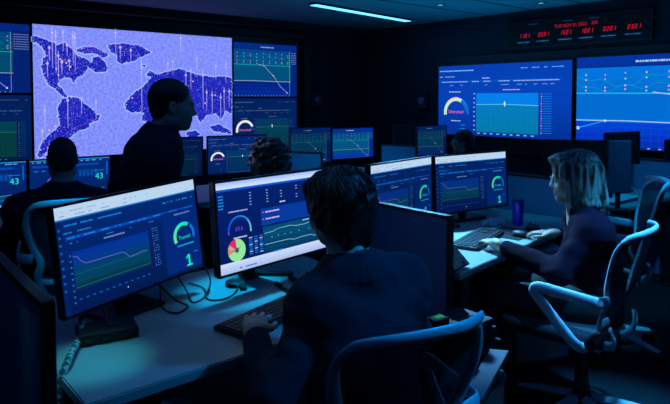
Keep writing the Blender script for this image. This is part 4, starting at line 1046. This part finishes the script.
# --- the blonde person in the dark blazer
BF = unit((-.93, .36, 0))
B_hands = [dict(w=np.array((.795, 2.925, .778)), fwd=(-.28, .96, -.04), up=(.0, .05, 1), side=(.9, .28, 0), curl=(.30, .26, .28, .36), sc=.93),
           dict(w=np.array((1.165, 3.155, .775)), fwd=(-.80, .60, -.02), up=(0, 0, 1), side=(-.6, -.8, 0), curl=(.35, .3, .3, .38), sc=.93)]
Bw, BH = person('person with streaked blonde hair and glasses in a dark blazer, seated and typing',
    (1.145, 2.865, 1.108), (-.955, .27, -.10), (0, 0, 1), (1.22, 2.80, .54), (1.215, 2.82, .76), (1.190, 2.85, .965), (1.165, 2.70, .885), (1.235, 3.00, .885),
    [(.995, 2.66, .715), (.795, 2.925, .778)], [(1.31, 3.15, .70), (1.165, 3.155, .775)],
    [(1.14, 2.73, .53), (.78, 2.86, .53), (.76, 2.90, .11)], [(1.20, 2.90, .53), (.86, 3.04, .53), (.82, 3.10, .11)],
    res=.0046, hand_args=B_hands, jmat=BLAZ, shirt=mat('white_blouse', (120, 126, 150), .8), sz=.72, jg=.016, jres=.007)
h = Vol(np.array(BH.o) - .24, np.array(BH.o) + .24, .004)
for c, r, k in (((0, -.022, .045), (.094, .116, .094), .02), ((0, -.062, -.045), (.096, .078, .095), .04), ((0, -.062, -.118), (.102, .076, .048), .04), ((-.082, -.008, -.06), (.022, .056, .105), .03), ((.082, -.008, -.06), (.022, .056, .105), .03), ((0, .056, .100), (.068, .050, .028), .03),
                ((-.084, .030, .045), (.018, .042, .055), .02), ((.084, .030, .045), (.018, .042, .055), .02)):
    h.ell(BH(*c), r, BH.R, k)
h.noise(.0022, 150, 4, axis=(1, 1, .12)); h.noise(.004, 45, 6, axis=(1, 1, .3))
mh = h.mesh('hair'); mh.materials.append(HAIRL); hair = link('hair', mh, Bw)
b = MB(); rs = random.Random(9); ps = []
for i in range(700):
    sd = rs.choice((-1, 1)); t = rs.uniform(-.9, .50)       # where along the parting the strand starts
    y0 = -.02 + t * .095; a0 = rs.uniform(.0, .5); P = []
    for j in range(7):
        a = a0 + j * .25; zz_ = .045 + .0975 * math.cos(min(a, 1.57)); ww = math.sin(min(a, 1.57)); drop = max(0, a - 1.57)
        yy = y0 * (1 if a > .2 else .9); lim = math.sqrt(max(.05, 1 - (yy + .02) ** 2 / .0135)); x = sd * .101 * lim * ww; zz_ = .045 + .0985 * math.cos(min(a, 1.57)) * math.sqrt(max(.1, 1 - ((yy + .02) / .122) ** 2)); z_ = zz_ - drop * .35 * rs.uniform(.9, 1.1)
        P.append(Vector(BH(x * (1 + .012 * math.sin(i + j * .6)), yy - .012 * j * .3 + .0, z_)))
    zlow = rs.uniform(-.155, -.13)
    P.append(Vector(BH(sd * .106 * lim, y0 * 1.0 - .012, -.08))); P.append(Vector(BH(sd * .092 * lim, y0 * .95 - .020, zlow)))
    ps.append(P)
strands(b, ps, .0019, 4); b.build('hair_strands', HAIRL, hair, True)
b = MB()
for s in (-1, 1):
    q = [Vector(BH(s * .033 + .022 * math.cos(a), .103 - .004 * abs(math.cos(a)), -.001 + .017 * math.sin(a))) for a in [2 * math.pi * i / 18 for i in range(18)]]
    b.tube(q, .0014, n=6, closed=True); b.tube([Vector(BH(s * .056, .100, .004)), Vector(BH(s * .078, .06, .006)), Vector(BH(s * .084, .0, .004))], .0015, n=6)
b.tube([Vector(BH(-.011, .105, .002)), Vector(BH(0, .108, .004)), Vector(BH(.011, .105, .002))], .0014, n=6)
tag(b.build('glasses', METAL, Bw, True))
b = MB(); w0 = np.array((.80, 2.918, .778)); b.tube([Vector(w0 + v3(.96, .28, 0) * .029 * math.cos(a) + v3(0, 0, 1) * .022 * math.sin(a)) for a in [2 * math.pi * i / 20 for i in range(20)]], .005, n=8, closed=True, flat=.6); b.build('wristwatch', METAL, Bw, True)

# --- the standing person before the map
St, SH = person('person standing dark before the world map screen, head turned to the right',
    (-.770, 2.85, 1.458), (.93, .33, -.10), (0, 0, 1), (-.92, 2.83, .86), (-.895, 2.83, 1.08), (-.830, 2.84, 1.305), (-.93, 2.98, 1.215), (-.80, 2.70, 1.215),
    [(-1.00, 3.02, .96), (-.90, 3.00, .74)], [(-.84, 2.62, .96), (-.74, 2.62, .73)],
    [(-.97, 2.90, .84), (-.93, 2.96, .46), (-.98, 3.0, .08)], [(-.88, 2.77, .84), (-.80, 2.75, .46), (-.86, 2.72, .08)], res=.007,
    hand_args=[dict(w=np.array((-.90, 3.0, .74)), fwd=(.2, 0, -1), up=(-.4, .9, 0), side=(1, .3, .2)), dict(w=np.array((-.74, 2.62, .73)), fwd=(.2, 0, -1), up=(.4, -.9, 0), side=(1, .3, .2))], jg=.045)
def cropped(Hh, root, m, bald=False):
    h = Vol(np.array(Hh.o) - .17, np.array(Hh.o) + .17, .005)
    if bald: h.ell(Hh(0, -.016, .033), (.0765, .0965, .0900), Hh.R, .02); h.ell(Hh(0, -.06, -.03), (.060, .040, .05), Hh.R, .03)
    else: h.ell(Hh(0, -.020, .040), (.080, .100, .090), Hh.R, .02); h.ell(Hh(0, -.055, -.02), (.070, .050, .060), Hh.R, .03)
    h.ell(Hh(0, .085, -.02), (.10, .055, .09), Hh.R, .01, sub=True); h.noise(.0012, 300, 2)
    mh = h.mesh('hair'); mh.materials.append(m); return link('hair', mh, root)
cropped(SH, St, HAIRB)

# --- the bald person facing the video wall
Cm, CHd = person('balding person in a dark suit seen from behind, facing the wall screens',
    (-1.560, 3.42, 1.150), (-.50, .86, -.05), (0, 0, 1), (-1.50, 3.33, .53), (-1.52, 3.35, .80), (-1.545, 3.385, .965), (-1.735, 3.28, .865), (-1.365, 3.50, .865),
    [(-1.84, 3.40, .72), (-1.92, 3.62, .77)], [(-1.34, 3.66, .72), (-1.50, 3.86, .77)],
    [(-1.58, 3.28, .53), (-1.80, 3.60, .52), (-1.84, 3.66, .10)], [(-1.42, 3.38, .53), (-1.62, 3.74, .52), (-1.66, 3.82, .10)], res=.007,
    hand_args=[dict(w=np.array((-1.92, 3.62, .775)), fwd=(-.3, .95, 0), up=(0, 0, 1), side=(.95, .3, 0)), dict(w=np.array((-1.50, 3.86, .775)), fwd=(-.4, .9, 0), up=(0, 0, 1), side=(-.9, -.4, 0))], jg=.028)
cropped(CHd, Cm, STUB, True)

# --- the curly haired person
Fw, FH = person('person with long curly hair in profile, beside the monitor with a white gauge',
    (-.470, 3.93, 1.100), (-.99, -.08, -.12), (0, 0, 1), (-.38, 3.88, .53), (-.385, 3.89, .76), (-.41, 3.92, .955), (-.455, 3.76, .875), (-.365, 4.05, .875),
    [(-.60, 3.78, .69), (-.78, 3.92, .765)], [(-.48, 4.13, .70), (-.68, 4.10, .765)],
    [(-.45, 3.82, .53), (-.80, 3.93, .53), (-.82, 3.97, .10)], [(-.40, 3.96, .53), (-.76, 4.08, .53), (-.78, 4.12, .10)], res=.0065,
    hand_args=[dict(w=np.array((-.78, 3.92, .77)), fwd=(-.8, .6, 0), up=(0, 0, 1), side=(.6, .8, 0), sc=.92), dict(w=np.array((-.68, 4.10, .77)), fwd=(-.8, .6, 0), up=(0, 0, 1), side=(-.6, -.8, 0), sc=.92)], jmat=mat('pale_blue_blouse', (96, 120, 160), .85, bump=.3, bscale=400), jg=.012)
h = Vol(np.array(FH.o) - .24, np.array(FH.o) + .24, .005)
for c, r, k in (((0, -.03, .045), (.092, .108, .088), .03), ((0, -.09, -.05), (.105, .075, .10), .05), ((0, -.10, -.12), (.115, .070, .06), .05), ((-.085, -.02, -.06), (.026, .05, .09), .03), ((.085, -.02, -.06), (.026, .05, .09), .03)): h.ell(FH(*c), r, FH.R, k)
h.noise(.010, 90, 4); h.noise(.006, 160, 7); h.ell(FH(0, .105, -.03), (.10, .062, .10), FH.R, .01, sub=True)
mh = h.mesh('hair'); mh.materials.append(HAIRC); hair = link('hair', mh, Fw)
b = MB(); rs = random.Random(12); ps = []
for i in range(90):
    th = rs.uniform(.45, 2.7) * 1.0 + math.pi; x0 = .105 * math.cos(th); y0 = .10 * math.sin(th) - .03; P = []
    for j in range(12):
        P.append(Vector(FH(x0 + .011 * math.cos(j * 1.5 + i), y0 + .011 * math.sin(j * 1.5 + i) - .003 * j, .05 - j * .018)))
    ps.append(P)
strands(b, ps, .005, 5); b.build('curls', HAIRC, hair, True)

# --- the far person with glasses
G_, GH = person('person with dark hair and glasses, only the head showing above the far monitors',
    (1.315, 6.2, 1.03), (-.95, .1, -.05), (0, 0, 1), (1.40, 6.2, .50), (1.39, 6.2, .72), (1.36, 6.2, .895), (1.32, 6.04, .82), (1.36, 6.36, .82),
    [(1.20, 6.06, .64), (1.02, 6.20, .77)], [(1.22, 6.40, .64), (1.04, 6.32, .77)], [(1.36, 6.12, .51), (1.0, 6.2, .50), (.98, 6.22, .10)], [(1.38, 6.28, .51), (1.02, 6.34, .50), (1.0, 6.36, .10)], res=.009, jres=.010)
h = Vol(np.array(GH.o) - .2, np.array(GH.o) + .2, .006)
for c, r, k in (((0, -.025, .045), (.090, .106, .088), .03), ((0, -.06, -.04), (.088, .062, .085), .04)): h.ell(GH(*c), r, GH.R, k)
h.noise(.003, 120, 4); mh = h.mesh('hair'); mh.materials.append(HAIRB); link('hair', mh, G_)
b = MB()
for s in (-1, 1):
    q = [Vector(GH(s * .033 + .022 * math.cos(a), .103, -.001 + .017 * math.sin(a))) for a in [2 * math.pi * i / 14 for i in range(14)]]
    b.tube(q, .003, n=6, closed=True); b.tube([Vector(GH(s * .056, .100, .004)), Vector(GH(s * .084, .0, .004))], .003, n=6)
b.build('glasses', METAL, G_, True)

# ------------------------------------------------------------------ light
CY_ = (0.02, .30, 1.0)
GL = 'ceiling downlights over the desks'
def aimed(s, t, target, e, c, spot, label, blend=.7, size=.05): downlight(s, t, label, e, c, spot, blend, target, GL, size)
LIGHTS = [
 (1.5, 2.3, (-.38, 2.37, .73), 330, (.0, .50, 1), 17, 'ceiling downlight over the pie chart monitor'),
 (.3, 1.7, (-.70, 1.72, .73), 78, (.07, .80, 1), 12, 'ceiling downlight over the nearest monitor'),
 (.9, 1.5, (-.45, 1.95, .73), 5, (.45, .90, .75), 55, 'wide unseen fill lamp added in the ceiling over the nearest desk'),  # added fill, gives the desk its teal ambient tone
 (2.9, 3.0, (.72, 2.92, .73), 1350, (.12, .52, 1), 33, 'ceiling downlight over the keyboard of the blonde person'),
 (2.7, .8, (1.36, 2.48, .85), 620, (.03, .40, 1), 34, 'ceiling downlight over the chair of the blonde person'),
 (2.2, .4, (.28, 1.70, .98), 170, (.0, .30, 1), 34, 'ceiling downlight behind the foreground person'),
 (4.0, 1.3, (2.2, 4.5, .80), 100, (.0, .42, 1), 50, 'ceiling downlight over the right desk'),
 (2.9, 2.9, (.15, 5.8, .85), 160, (.0, .42, 1), 42, 'unseen ceiling lamp added to brighten the far dividers'),  # added lamp on the camera side, lifts the far divider panels
 (.5, 2.2, (-1.36, 3.05, .93), 130, (.0, .45, 1), 12, 'unseen ceiling lamp added to brighten the chair of the bald person'),  # added narrow spot that only brightens this chair back
 (1.7, 3.9, (-.50, 3.93, 1.08), 55, (.30, .45, 1), 16, 'unseen ceiling lamp added to light the face of the curly haired person'),  # added spot, stands in for monitor light on the face
 (3.3, .9, (1.80, 3.45, .90), 200, (.0, .42, 1), 15, 'unseen ceiling lamp added to brighten the empty chair'),  # added narrow spot for a brighter chair frame
 (2.6, .9, (1.30, 4.0, .80), 80, (.0, .42, 1), 18, 'unseen ceiling lamp added to brighten the divider behind the tumbler'),  # added spot that lifts the tone of this divider
]
for s, t, tg, e, c, sp, lb in LIGHTS: aimed(s, t, tg, e, c, sp, lb)
def area(nm, s, t, z, sx, sy, e, c, tgt=None):
    L = bpy.data.lights.new(nm, 'AREA'); L.shape = 'RECTANGLE'; L.size = sx; L.size_y = sy; L.energy = e; L.color = c
    o = bpy.data.objects.new(nm, L); COL.objects.link(o); o.location = ST(s, t, z); o.rotation_euler = (0, 0, YE)
    if tgt is not None: o.rotation_euler = (Vector(tgt) - o.location).to_track_quat('-Z', 'Y').to_euler()
    return o
area('strip_lamp', 4.7, 5.06, CH - .05, 1.7, .08, 8, (.02, .36, 1))
area('ceiling_wash', 4.7, 3.3, 1.7, 3.0, 3.0, 26, (.0, .46, 1), ST(4.8, 3.3, 2.6))  # unseen lamp added in mid-room, facing up to brighten the ceiling
area('room_ambient', 1.6, 1.6, CH - .04, 4.5, 3.5, 13.0, (.02, .24, 1))  # unseen fill lamp without a fixture, added for overall brightness
w = bpy.data.worlds.new('night'); bpy.context.scene.world = w; w.use_nodes = True
w.node_tree.nodes['Background'].inputs['Color'].default_value = (.0, .003, .02, 1); w.node_tree.nodes['Background'].inputs['Strength'].default_value = .3

# ------------------------------------------------------------------ camera
cam = bpy.data.cameras.new('camera'); co = bpy.data.objects.new('camera', cam); COL.objects.link(co)
cam.sensor_width = 36; cam.lens = 36 * 600 / 670; cam.shift_y = -(202 - (97 + 600 * math.tan(R(2.2)))) / 670; cam.clip_start = .05
co.location = (0, 0, 1.5); co.rotation_euler = (R(90 - 2.2), 0, 0)
sc = bpy.context.scene; sc.camera = co
sc.view_settings.view_transform = 'Standard'; sc.view_settings.look = 'None'; sc.view_settings.exposure = 0; sc.view_settings.gamma = 1
sc.cycles.use_denoising = True; sc.cycles.max_bounces = 6; sc.cycles.sample_clamp_indirect = 4
